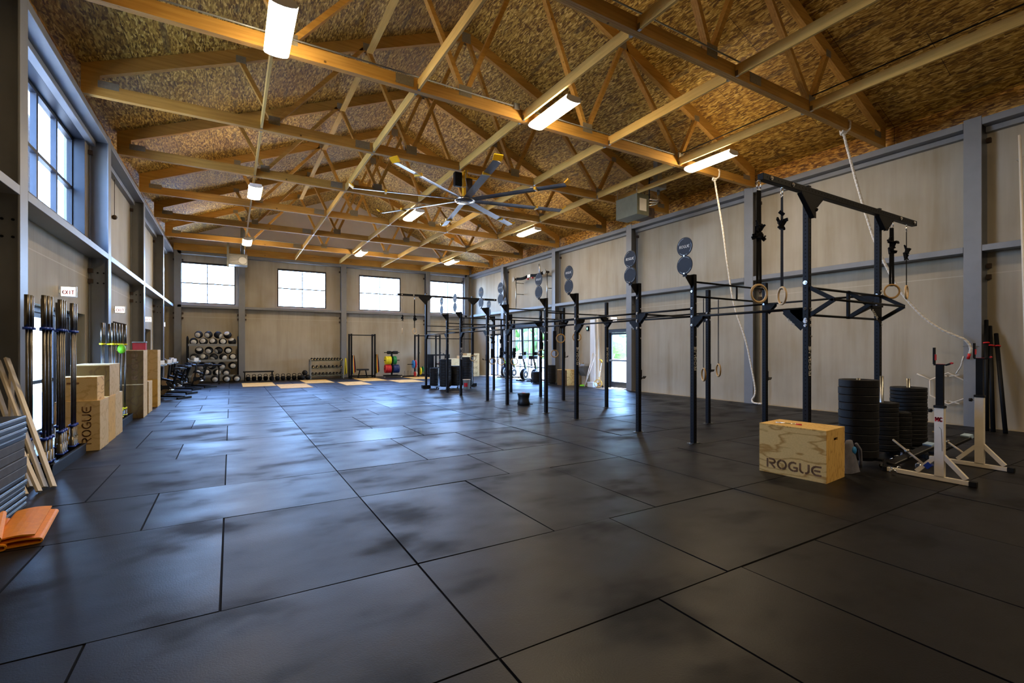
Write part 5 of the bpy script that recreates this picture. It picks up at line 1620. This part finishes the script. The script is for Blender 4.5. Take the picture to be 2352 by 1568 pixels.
# ------------------------------------------------------------------ exercise bikes
def bike():
    t = thing('exercise_bike', 'x', 'exercise bike', (0, 0, 0))
    m = MB()
    for y in (-.50, .55): m.box(-.26, .26, y - .03, y + .03, .0, .06)
    m.bar((0, -.5, .06), (0, .55, .06), .06, .06); m.build('base_frame', 'black_steel', t)
    m = MB(); m.lathe([(.10, -.012), (.235, -.012), (.25, 0), (.235, .012), (.10, .012)], (0, -.28, .33), (1, 0, 0), 32); m.build('flywheel', 'flywheel_tan', t)
    m = MB(); m.cyl((-.03, -.28, .33), (.03, -.28, .33), .10, 20); m.cyl((-.05, .10, .36), (.05, .10, .36), .11, 20); m.bar((.055, -.28, .33), (.055, .10, .36), .02, .12); m.build('drive_cover', 'black_vinyl', t)
    m = MB()
    m.bar((0, -.30, .33), (0, -.22, .98), .05, .05, (0, 1, 0)); m.bar((0, .10, .30), (0, .34, .88), .05, .05, (0, 1, 0)); m.bar((0, -.27, .62), (0, .22, .52), .05, .06)
    m.bar((0, -.48, .06), (0, -.28, .40), .05, .05, (1, 0, 0)); m.build('main_frame', 'black_steel', t)
    m = MB(); m.prism([(-.10, .50, .90), (.10, .50, .90), (.03, .22, .90), (-.03, .22, .90)], (0, 0, .07)); m.build('seat', 'black_vinyl', t, bevel=.02, seg=2)
    for s in (-1, 1):
        m = MB(); m.tube([(0, -.2, 1.02), (s * .16, -.22, 1.04), (s * .2, -.36, 1.08), (s * .2, -.44, 1.16)], .016, 8); m.build('handlebar', 'edge_trim', t)
        m = MB(); m.bar((s * .06, .10, .36), (s * .09, .10 + s * .15, .36 - s * .06), .015, .03); m.box(s * .10, s * .20, .06 + s * .15, .14 + s * .15, .335 - s * .06, .36 - s * .06); m.build('pedal_arm', 'chrome', t)
    m = MB(); m.box(-.10, .10, -.26, -.22, 1.05, 1.18); m.build('console', 'white_plastic', t, bevel=.008)
    return t
b0 = bike()
for i, (x, y, a, lbl) in enumerate(((-1.68, 18.3, .9, 'black exercise bike with tan flywheel, nearest by the left wall'), (-1.62, 20.0, 1.0, 'black exercise bike, second from the boxes along the left wall'), (-1.60, 21.7, 1.1, 'black exercise bike, third from the boxes along the left wall'), (-1.05, 22.9, .7, 'black exercise bike standing out before the medicine ball rack'), (-1.85, 23.9, 1.2, 'black exercise bike, hindmost by the far left corner'))):
    o = b0 if i == 0 else dup(b0)
    o.location = (x, y, 0); o.rotation_euler = (0, 0, a + PI); o['label'] = lbl; o['group'] = 'exercise bikes along the left wall'
t = thing('flat_bench', 'long low black bench behind the exercise bikes', 'bench', (-1.05, 24.7, 0))
m = MB(); m.box(-.9, .7, -.16, .16, .78, .86); m.build('pad', 'black_vinyl', t, bevel=.02, seg=2)
for x in (-.75, .6):
    m = MB(); m.bar((x, -.14, 0), (x, -.05, .78), .05, .05); m.bar((x, .14, 0), (x, .05, .78), .05, .05); m.build('leg', 'black_steel', t)

# ------------------------------------------------------------------ medicine ball rack
BR = (-1.70, .30)
def ball_rack():
    t = thing('ball_rack', 'tall black three-tier rack of medicine balls in the far left corner', 'rack', (-.70, 26.25, 0))
    for s in (-1, 1):
        m = MB(); x = s * 1.0
        m.tube([(x, -.28, 0), (x, -.28, 1.95), (x, -.20, 2.08), (x, .0, 2.12), (x, .25, 2.12), (x, .28, 2.0), (x, .28, 0)] if s > 0 else [(x, -.28, 0), (x, -.28, 1.85), (x + .0, -.2, 2.05), (x, .0, 2.10), (x, .28, 2.0), (x, .28, 0)], .03, 8)
        m.build('side_frame', 'black_steel', t)
    for z in (.26, .98, 1.70):
        m = MB(); m.box(-.96, .96, -.26, .26, z - .02, z - .001); m.box(-.96, .96, -.30, -.27, z - .03, z + .07); m.build('shelf', 'grey_metal', t)
ball_rack()
def med_ball(kind):
    t = thing('medicine_ball', 'x', 'medicine ball', (0, 0, 0))
    m = MB(); m.ball((0, 0, 0), .172, (1, 1, 1), 18, 12); m.build('skin', 'ball_black', t)
    m = MB(); v = []; n = 12
    for j in range(5):
        ph = math.radians(8 + 32 * j / 4)
        for i in range(n): v.append((math.cos(2 * PI * i / n) * math.sin(ph) * .1745, math.sin(2 * PI * i / n) * math.sin(ph) * .1745, math.cos(ph) * .1745))
    f = [(j * n + i, (j + 1) * n + i, (j + 1) * n + (i + 1) % n, j * n + (i + 1) % n) for j in range(4) for i in range(n)] + [tuple(range(n))]
    m.add(v, f, True); m.build('panel', 'ball_white', t)
    m = MB(); m.add([(-p[0], -p[1], -p[2]) for p in v], f, True); m.build('panel', 'ball_tan' if kind else 'ball_white', t)
    return t
mb0 = med_ball(0); mb1 = med_ball(1)
spots = []
for (zc, xs_, row) in ((1.875, (-1.46, -1.08, -.70, -.32, .06), 'top shelf'), (2.19, (-1.27, -.89, -.51, -.13), 'pile above the top shelf'),
                       (1.155, (-1.44, -1.06, -.68, -.30, .08), 'middle shelf'), (1.47, (-1.25, -.87, -.49, -.11), 'middle shelf upper layer'),
                       (.435, (-1.32, -.94, -.56, -.18), 'bottom shelf'), (.75, (-1.13, -.75, -.37, .06), 'bottom shelf upper layer')):
    for i, x in enumerate(xs_): spots.append((x, 26.17 if 'layer' not in row and 'pile' not in row else 26.19, zc, row, i, len(xs_)))
used = [False, False]
POS5 = ['leftmost', 'second from the left', 'third from the left', 'fourth from the left', 'rightmost']
for q, (x, y, z, row, i, nn) in enumerate(spots):
    kind = 1 if (q * 7) % 5 == 2 else 0
    src = (mb0, mb1)[kind]
    o = src if not used[kind] else dup(src); used[kind] = True
    o.location = (x, y, z + R.uniform(-.002, .002))
    if R.random() < .55: o.rotation_euler = (R.uniform(1.2, 1.9), R.uniform(-.4, .4), R.uniform(-.5, .5))
    else: o.rotation_euler = (R.uniform(.5, 2.7), R.uniform(-1.2, 1.2), R.uniform(-1, 1))
    pos = POS5[i] if i < nn - 1 else 'rightmost'
    o['label'] = 'two-tone medicine ball, %s on the %s' % (pos, row) if 'pile' not in row else 'two-tone medicine ball, %s, heaped above the top shelf' % pos
    o['group'] = 'medicine balls on the rack'
for i, (x, y, l) in enumerate(((-.62, 25.55, 'left one lying on the floor before the ball rack'), (-.16, 25.65, 'middle one lying on the floor before the ball rack'), (.24, 25.72, 'right one lying on the floor before the ball rack'))):
    o = dup(mb0, (x, y, .175)); o['label'] = 'dark medicine ball, ' + l; o['group'] = 'medicine balls on the floor'

# ------------------------------------------------------------------ far wall
t = thing('low_bench', 'low black bench standing over the kettlebells by the far wall', 'bench', (1.15, 25.9, 0))
m = MB(); m.box(-.65, .65, -.15, .15, .42, .48); m.build('pad', 'black_vinyl', t, bevel=.012)
for x in (-.58, .58):
    m = MB(); m.box(x - .025, x + .025, -.14, -.09, 0, .42); m.box(x - .025, x + .025, .09, .14, 0, .42); m.build('leg', 'black_steel', t)
def kettlebell(s):
    t = thing('kettlebell', 'x', 'kettlebell', (0, 0, 0))
    m = MB(); m.lathe([(0, 0), (.055, 0), (.09, .04), (.105, .10), (.09, .155), (.05, .185), (0, .19)], (0, 0, 0), (0, 0, 1), 16); m.build('bell', 'black_steel', t)
    m = MB(); m.tube([(-.055, 0, .16), (-.075, 0, .21), (-.055, 0, .26), (0, 0, .275), (.055, 0, .26), (.075, 0, .21), (.055, 0, .16)], .014, 8); m.build('handle', 'black_steel', t)
    return t
kb = kettlebell(1)
NTHW = ['first', 'second', 'third', 'fourth', 'fifth', 'sixth', 'seventh', 'eighth', 'ninth', 'tenth', 'eleventh', 'twelfth', 'thirteenth', 'fourteenth', 'fifteenth']
for i in range(10):
    o = kb if i == 0 else dup(kb)
    x = .72 + i * .25
    o.location = (x, 25.95 + (.28 if i < 4 else R.uniform(-.03, .03)), 0); s = 1.08 + .08 * (i / 9); o.scale = (s, s, s)
    o.rotation_euler = (0, 0, R.uniform(-.5, .5))
    o['label'] = 'black kettlebell in the row on the floor, %s from the left' % NTHW[i]; o['group'] = 'kettlebells in a row by the far wall'
for i, (x, y, z) in enumerate(((3.05, 25.6, .13), (3.31, 25.65, .13), (3.17, 25.62, .355))):
    m = MB(); m.ball((0, 0, 0), .13, (1, 1, 1), 14, 10); o = m.build('slam_ball', 'black_rubber'); o.location = (x, y, z)
    tag(o, 'black slam ball left of the dumbbell rack, %s of three piled' % ['left', 'right', 'topmost'][i], 'slam ball', 'slam balls left of the dumbbell rack')
def db_rack():
    t = thing('dumbbell_rack', 'grey three-shelf dumbbell rack against the far wall', 'rack', (4.30, 26.30, 0))
    for x in (-.80, .80):
        m = MB(); m.box(x - .025, x + .025, -.28, -.22, 0, 1.0); m.box(x - .025, x + .025, .2, .26, 0, 1.0); m.box(x - .02, x + .02, -.22, .2, .94, 1.0); m.build('end_frame', 'grey_metal', t)
    for z in (.20, .56, .95):
        m = MB(); m.prism([(-.77, -.24, z - .05), (-.77, .22, z + .02), (-.77, .22, z + .045), (-.77, -.24, z - .025)], (1.54, 0, 0)); m.build('shelf', 'olive_metal', t)
db_rack()
def dumbbell():
    t = thing('dumbbell', 'x', 'dumbbell', (0, 0, 0))
    m = MB(); m.cyl((0, -.06, 0), (0, .06, 0), .014, 10); m.build('grip', 'chrome', t)
    for s in (-1, 1):
        m = MB(); m.lathe([(0, 0), (.045, 0), (.058, .012), (.058, .05), (.045, .062), (0, .062)], (0, s * .06, 0), (0, s, 0), 8, False); m.build('head', 'black_rubber', t)
        m = MB(); m.cyl((0, s * .122, 0), (0, s * .126, 0), .034, 12); m.build('head_cap', 'chrome', t)
    return t
d0 = dumbbell(); first = True
for (z, row, cnt, x0, x1) in ((.235, 'bottom shelf', 9, 3.62, 5.0), (.595, 'middle shelf', 8, 3.64, 5.0), (.985, 'top shelf', 11, 3.58, 5.0)):
    for i in range(cnt):
        o = d0 if first else dup(d0); first = False
        o.location = (x0 + (x1 - x0) * i / (cnt - 1), 26.22, z + .025); o.rotation_euler = (.15, 0, 0)
        o['label'] = 'dark dumbbell with shiny end on the %s of the rack, %s from the left' % (row, NTHW[i]); o['group'] = 'dumbbells on the three-shelf rack'

def squat_rack(cx, cy, lbl, w=1.25, d=.62, h=2.33):
    t = thing('squat_rack', lbl, 'squat rack', (cx, cy, 0))
    ups = []
    for sx in (-1, 1):
        for y in (-d / 2, d / 2):
            m = MB(); m.box(sx * w / 2 - .0375, sx * w / 2 + .0375, y - .0375, y + .0375, 0, h); m.build('upright', 'black_steel', t)
        m = MB(); m.box(sx * w / 2 - .03, sx * w / 2 + .03, -d / 2 + .04, d / 2 - .04, h - .10, h - .03); m.box(sx * w / 2 - .03, sx * w / 2 + .03, -d / 2 + .04, d / 2 - .04, .05, .12); m.build('side_rail', 'black_steel', t)
        m = MB(); m.box(sx * w / 2 - .025, sx * w / 2 + .025, -d / 2 - .12, -d / 2 - .04, 1.28, 1.30); m.box(sx * w / 2 - .025, sx * w / 2 + .025, -d / 2 - .12, -d / 2 - .11, 1.30, 1.35); m.build('j_hook', 'black_steel', t)
    for y in (-d / 2, d / 2):
        m = MB(); m.cyl((-w / 2 + .04, y, h - .065), (w / 2 - .04, y, h - .065), .017, 8); m.build('pull_up_bar', 'black_steel', t)
    m = MB(); m.box(-w / 2 + .04, w / 2 - .04, d / 2 - .03, d / 2 + .03, .05, .12); m.build('rear_rail', 'black_steel', t)
    return t
squat_rack(6.03, 25.95, 'black squat rack against the far wall beside the coloured plate tree', 1.22, .55)
sr = squat_rack(9.50, 25.42, 'black squat rack on the far wall behind the rig posts', 1.25, .6)
m = MB(); m.cyl((.66, 0, .68), (.95, 0, .68), .02, 8); m.build('storage_peg', 'black_steel', sr)
m = MB(); m.box(.6, .66, -.26, .26, .65, .71); m.build('side_rail', 'black_steel', sr)
def bands(x, y, lbl, cols, top):
    t = thing('resistance_bands', lbl, 'resistance bands', (x, y, 0), 0, 'resistance bands hung on the far squat racks')
    for i, c in enumerate(cols):
        m = MB(); dx = (i - len(cols) / 2) * .035
        m.tube([(dx * .4, 0, top), (dx, -.02, .45 + .04 * i), (dx * 1.2, -.025, .16 + .03 * i), (dx * 1.3 + .03, -.02, .20 + .03 * i), (dx + .02, .0, top * .7), (dx * .4 + .01, .0, top)], .016, 6)
        m.build('band_loop', c, t)
bands(5.50, 25.58, 'cluster of hanging resistance bands at the left rack post', ['black_rubber', 'black_rubber', 'blue_rubber', 'yellow_rubber', 'red_rubber', 'black_rubber'], 1.20)
bands(6.72, 25.58, 'cluster of hanging resistance bands at the right rack post', ['black_rubber', 'black_rubber', 'black_rubber', 'yellow_rubber', 'red_rubber', 'black_rubber'], 1.25)
bands(5.24, 26.2, 'yellow bands hanging left of the first squat rack', ['yellow_rubber', 'black_rubber', 'yellow_rubber'], 1.05)
t = thing('weight_bench', 'small black padded bench inside the left squat rack', 'bench', (6.02, 25.75, 0))
m = MB(); m.box(-.30, .30, -.14, .14, .40, .48); m.build('pad', 'black_vinyl', t, bevel=.02, seg=2)
m = MB(); m.bar((-.15, 0, .40), (-.24, 0, .04), .07, .05); m.bar((.15, 0, .40), (.22, 0, .04), .07, .05); m.box(-.3, .3, -.03, .03, .0, .04); m.box(.18, .26, -.2, .2, 0, .04); m.build('frame', 'black_steel', t)

def plate_tree(cx, cy):
    t = thing('plate_tree', 'black plate tree on wheels carrying coloured plates by the far wall', 'plate tree', (cx, cy, 0))
    m = MB(); m.box(-.04, .04, -.04, .04, .12, 1.40); m.build('mast', 'black_steel', t)
    m = MB(); m.bar((-.5, -.25, .10), (.5, -.25, .10), .06, .05); m.bar((-.4, .25, .10), (.4, .25, .10), .06, .05); m.bar((0, -.25, .10), (0, .25, .10), .06, .05); m.build('base', 'black_steel', t)
    for (x, y) in ((-.45, -.25), (.45, -.25), (-.36, .25), (.36, .25)):
        m = MB(); m.cyl((x, y - .015, .04), (x, y + .015, .04), .04, 12); m.build('caster', 'chrome', t)
    for z in (.46, .92, 1.34):
        m = MB(); m.cyl((-.42, -.02, z), (.42, -.02, z), .022, 10); m.build('peg', 'black_steel', t)
    return t
plate_tree(7.53, 25.6)
def side_plates(cx, cy, z, r, n, th_, s, mat, desc, grp, cat='weight plate'):
    me = None
    for k in range(n):
        if me is None: o = plate_mesh(r, th_ - .004).build('weight_plate', mat); me = o.data
        else: o = bpy.data.objects.new('weight_plate', me); COL.objects.link(o)
        o.location = (cx + s * (.06 + th_ * (k + .5)), cy, z); o.rotation_euler = (0, PI / 2, 0)
        tag(o, desc % (['innermost', 'second outward', 'third outward', 'fourth outward', 'outermost'][k if k < n - 1 else 4] if n > 1 else 'single'), cat, grp)
G = 'coloured plates on the plate tree'
side_plates(7.53, 25.58, .92, .225, 3, .10, -1, 'yellow_rubber', 'yellow plate on the upper left peg of the tree, %s', G)
side_plates(7.53, 25.58, .92, .225, 3, .055, 1, 'green_rubber', 'green plate on the upper right peg of the tree, %s', G)
side_plates(7.53, 25.58, .46, .225, 4, .080, -1, 'red_rubber', 'red plate on the lower left peg of the tree, %s', G)
side_plates(7.53, 25.58, .46, .225, 4, .080, 1, 'blue_rubber', 'dark blue plate on the lower right peg of the tree, %s', G)
side_plates(7.53, 25.58, 1.34, .085, 3, .065, -1, 'black_rubber', 'small black plate on the top left peg of the tree, %s', G)
side_plates(7.53, 25.58, 1.34, .085, 4, .065, 1, 'black_rubber', 'small black plate on the top right peg of the tree, %s', G)
# plates resting on storage pegs of the second rack
G = 'plates on the pegs of the far right squat rack'
m = MB(); m.cyl((8.25, 25.12, .70), (8.84, 25.12, .70), .02, 8)
o = m.build('storage_peg', 'black_steel'); p_ = [q for q in COL.objects if q.get('label', '').startswith('black squat rack on the far wall')][0]; o.parent = p_; o.location = -Vector(p_.location)
for i, (x, z, r, mat, l, th_) in enumerate(((8.58, .70, .225, 'light_blue', 'bright blue plate on the left peg of the far right squat rack', .05), (8.68, .70, .225, 'red_rubber', 'red plate behind the bright blue one on the far right squat rack', .06),
                                       (8.98, .32, .20, 'yellow_rubber', 'yellow plate low on the far right squat rack', .06), (8.66, .17, .13, 'red_rubber', 'small red plate on the floor holder by the far right rack', .04), (8.74, .17, .13, 'white_paint', 'small white plate on the floor holder by the far right rack', .04),
                                       (9.12, .42, .16, 'green_rubber', 'green plate low on the far right squat rack', .04), (10.30, .68, .225, 'red_rubber', 'red plate on the right peg of the far right squat rack', .08))):
    o = plate_mesh(r, th_).build('weight_plate', mat); o.location = (x, 25.12 if i != 6 else 25.42, z); o.rotation_euler = (0, PI / 2, 0); tag(o, l, 'weight plate', G)
t = thing('plate_toaster', 'low black plate holder with hoop dividers before the far right rack', 'plate holder', (8.40, 25.40, 0))
m = MB(); m.box(-.28, .45, -.14, .14, .02, .07); m.build('tray', 'black_steel', t)
for x in (-.2, -.02, .16):
    m = MB(); m.tube([(x, -.12, .07), (x, -.1, .28), (x, 0, .34), (x, .1, .28), (x, .12, .07)], .008, 6); m.build('divider', 'aluminium', t)

def dark_frame(cx, cy, w, h, lbl):
    t = thing('storage_frame', lbl, 'storage rack', (cx, cy, 0))
    m = MB(); m.box(-w / 2, -w / 2 + .36, -.25, .25, 0, h - .08); m.build('side_cabinet', 'black_steel', t)
    m = MB(); m.box(w / 2 - .12, w / 2, -.25, .25, 0, h - .08); m.build('side_post', 'black_steel', t)
    m = MB(); m.box(-w / 2, w / 2, -.25, .25, h - .08, h); m.build('top_rail', 'black_steel', t)
    m = MB(); m.box(-w / 2 + .36, w / 2 - .12, .2, .24, .4, .46); m.build('back_rail', 'black_steel', t)
dark_frame(10.40, 26.2, 1.35, 1.22, 'black storage frame against the far wall under the last window')
# crates and boxes near the far right corner
gl = 'pale plywood boxes near the far right corner'
def txt_side(t, dl, dw, up, L, W, H):
    m = MB(); m.write('ROGUE', dl * (L * .10) - dw * .0012 + up * .12, dl, up, .10, .001, .17, 1.15); m.build('lettering', 'burnt_brown', t)
for k, w in enumerate(('lowest', 'second from the bottom', 'third from the bottom', 'topmost')):
    jump_box('plyo_box', (11.28, 24.0, k * .322), (1, 0, 0), (0, 1, 0), .76, .55, .32, 'pale lettered box, %s in the stack of four near the right corner' % w, ('plywood_pale', 'plywood_pale'), txt_side, False, gl)
jump_box('plyo_box', (9.55, 22.5, 0), (1, 0, 0), (0, 1, 0), .62, .5, .62, 'pale plywood box behind the far plates, lower left', ('plywood_pale', 'plywood_pale'), None, False, gl)
jump_box('plyo_box', (9.57, 22.5, .622), (1, 0, 0), (0, 1, 0), .62, .5, .42, 'pale speckled plywood box behind the far plates, upper left', ('plywood_pale', 'plywood_pale'), None, False, gl)
jump_box('plyo_box', (10.22, 22.5, 0), (1, 0, 0), (0, 1, 0), .70, .5, .62, 'pale plywood box behind the far plates, lower right', ('plywood_pale', 'plywood_pale'), None, False, gl)
jump_box('plyo_box', (10.22, 22.5, .622), (1, 0, 0), (0, 1, 0), .70, .5, .56, 'pale plywood box behind the far plates, upper right', ('plywood_pale', 'plywood_pale'), None, False, gl)
# plywood inlays of the lifting platforms
for i, (x, y, x1, y1) in enumerate(((.42, 22.1, 1.64, 24.5), (1.68, 20.5, 2.86, 22.9), (2.90, 22.9, 4.10, 25.3), (4.22, 20.85, 5.30, 23.0), (5.44, 23.0, 6.60, 25.3), (6.64, 21.3, 7.86, 23.2), (8.05, 23.3, 9.2, 25.2))):
    m = MB(); m.box(-(x1 - x) / 2, (x1 - x) / 2, -(y1 - y) / 2, (y1 - y) / 2, 0, .008); o = m.build('plywood_sheet', 'floor_ply'); o.location = ((x + x1) / 2, (y + y1) / 2, .0005)
    tag(o, 'honey coloured plywood sheet inlaid in the floor before the far wall, %s from the left' % NTHW[i], 'plywood sheet', 'plywood sheets inlaid at the far end')

# ------------------------------------------------------------------ rowing machines stored before the glazed front
def rower():
    t = thing('rowing_machine', 'x', 'rowing machine', (0, 0, 0))
    m = MB(); m.lathe([(.08, -.07), (.24, -.08), (.28, -.04), (.28, .04), (.24, .08), (.08, .07)], (0, 0, .30), (0, 1, 0), 26); m.build('flywheel_cage', 'black_steel', t)
    m = MB(); m.torus((0, -.082, .30), .20, .012, (0, 1, 0), 24, 6); m.m = 1; m.cyl((0, -.09, .30), (0, -.075, .30), .06, 16); m.build('cage_ring', ['bar_steel', 'chrome'], t)
    m = MB(); m.box(-.35, .55, -.03, .03, .02, .08); m.box(-.35, -.30, -.25, .25, 0, .05); m.box(.50, .55, -.3, .3, 0, .05); m.build('foot_frame', 'black_steel', t)
    m = MB(); m.bar((.18, 0, .40), (-.12, 0, 1.15), .06, .07); m.m = 1; m.bar((.16, -.032, .60), (.02, -.032, .92), .004, .05); m.build('neck', ['black_steel', 'lime_plastic'], t)
    m = MB(); m.bar((-.10, 0, 1.12), (-.16, 0, 2.55), .09, .07); m.m = 1; m.bar((-.05, 0, 1.3), (-.11, 0, 2.5), .05, .012); m.build('monorail', ['black_steel', 'aluminium'], t)
    m = MB(); m.box(-.34, .02, -.14, .14, 1.05, 1.22); m.build('seat_block', 'black_vinyl', t, bevel=.02)
    m = MB(); m.box(-.02, .10, -.12, .12, 1.24, 1.40); m.build('monitor', 'black_vinyl', t, bevel=.01)
    m = MB(); m.tube([(-.25, -.25, .9), (-.3, -.1, .78), (-.34, .1, .8), (-.36, .25, .92)], .014, 8); m.build('handle', 'black_rubber', t)
    return t
r0 = rower()
for i, (px, Y, yaw, l) in enumerate(((1228, 18.95, .1, 'rightmost, before the glazed front'), (1204, 19.6, .0, 'second from the right, before the glazed front'), (1178, 21.4, -.1, 'third from the right, by the window post'), (1158, 22.5, .1, 'leftmost, beside the far door'))):
    p = onY(px, 800, Y)
    o = r0 if i == 0 else dup(r0)
    o.location = (p.x, Y, 0); o.rotation_euler = (0, 0, yaw + .4); o['label'] = 'black rowing machine stored upright, ' + l; o['group'] = 'rowing machines stored before the glazed front'

# ------------------------------------------------------------------ outside
m = MB(); m.box(-60, -2.95, -30, 70, -.35, -.10); m.box(13.4, 80, -30, 70, -.35, -.10); m.box(-2.95, 13.4, 27.5, 90, -.35, -.10)
o = m.build('ground', 'soil'); struct(o)
m = MB(); m.box(-3.9, -3.3, 12.05, 12.62, -.1, 7.0); tag(m.build('brick_pier', 'outside_brick', loc=(-3.6, 12.3, -.1)), 'pale brick pier standing outside the big left window', 'brick pier')
def bush(x, y, r, h, lbl, n=26):
    rr = random.Random(int(x * 31 + y)); t = thing('shrub', lbl, 'shrub', (x, y, -.1))
    m = MB()
    for k in range(n):
        a, q = rr.uniform(0, 2 * PI), rr.uniform(0, 1) ** .5
        m.ball((math.cos(a) * r * q, math.sin(a) * r * q, h * rr.uniform(.35, .95)), rr.uniform(.25, .5) * r, (1, 1, .8), 8, 6)
    m.build('foliage', 'foliage', t)
    m = MB(); m.cyl((0, 0, 0), (0, 0, h * .6), .09, 8); m.build('stem', 'iron_brown', t)
bush(19.5, 22.0, 1.4, 3.2, 'sunlit green shrub outside the glazed door on the right wall')
bush(20.5, 29.5, 1.8, 3.6, 'green shrub outside beyond the wide glazed front')
bush(22.0, 34.0, 1.9, 4.0, 'farther green shrub beyond the wide glazed front')

# ------------------------------------------------------------------ light
w = bpy.data.worlds.new('world'); scene.world = w; w.use_nodes = True
nt = w.node_tree; nt.nodes.clear()
out = nt.nodes.new('ShaderNodeOutputWorld'); bg = nt.nodes.new('ShaderNodeBackground')
tc = nt.nodes.new('ShaderNodeTexCoord'); sp = nt.nodes.new('ShaderNodeSeparateXYZ')
nt.links.new(tc.outputs['Generated'], sp.inputs[0])
r = ramp(nt, sp.outputs[2], [(0.0, (.55, .70, .95, 1)), (.2, (.30, .54, 1.0, 1)), (1.0, (.13, .30, .95, 1))])
nt.links.new(r.outputs[0], bg.inputs[0]); bg.inputs[1].default_value = 21.0
nt.links.new(bg.outputs[0], out.inputs[0])
sun = bpy.data.lights.new('sun', 'SUN'); sun.energy = 34; sun.angle = .009; sun.color = (1, .93, .82)
so = bpy.data.objects.new('sun', sun); COL.objects.link(so)
so.rotation_euler = Vector((.42, -.05, .90)).to_track_quat('Z', 'Y').to_euler()
def portal(loc, rot, sx, sy):
    l = bpy.data.lights.new('daylight_portal', 'AREA'); l.shape = 'RECTANGLE'; l.size = sx; l.size_y = sy
    l.cycles.is_portal = True
    o = bpy.data.objects.new('daylight_portal', l); COL.objects.link(o); o.location = loc; o.rotation_euler = rot
for (a, b, c, d) in BW: portal(((a + b) / 2, WB + .33, (c + d) / 2), (PI / 2, 0, PI), b - a, d - c)
portal((WL - .34, (LWIN[0] + LWIN[1]) / 2, (LWIN[2] + LWIN[3]) / 2), (PI / 2, 0, -PI / 2), LWIN[1] - LWIN[0], LWIN[3] - LWIN[2])
portal((WL - .34, 10.8, 1.1), (PI / 2, 0, -PI / 2), 2.1, 2.2)
portal((WR + .34, (RW[0] + RW[1]) / 2, 1.34), (PI / 2, 0, PI / 2), RW[1] - RW[0], 2.6)
portal((WR + .34, (RW2[0] + RW2[1]) / 2, 1.2), (PI / 2, 0, PI / 2), RW2[1] - RW2[0], 2.3)
portal((WR + .34, 14.0, 1.15), (PI / 2, 0, PI / 2), 1.1, 2.2)

scene.view_settings.view_transform = 'Standard'
scene.view_settings.look = 'None'
scene.view_settings.exposure = 1.27
scene.view_settings.gamma = 1
scene.view_settings.use_curve_mapping = False
scene.cycles.max_bounces = 8
scene.cycles.diffuse_bounces = 5
scene.cycles.glossy_bounces = 4
scene.cycles.transparent_max_bounces = 12
scene.cycles.sample_clamp_indirect = 6
scene.cycles.use_denoising = True
scene.cycles.caustics_reflective = False
scene.cycles.caustics_refractive = False
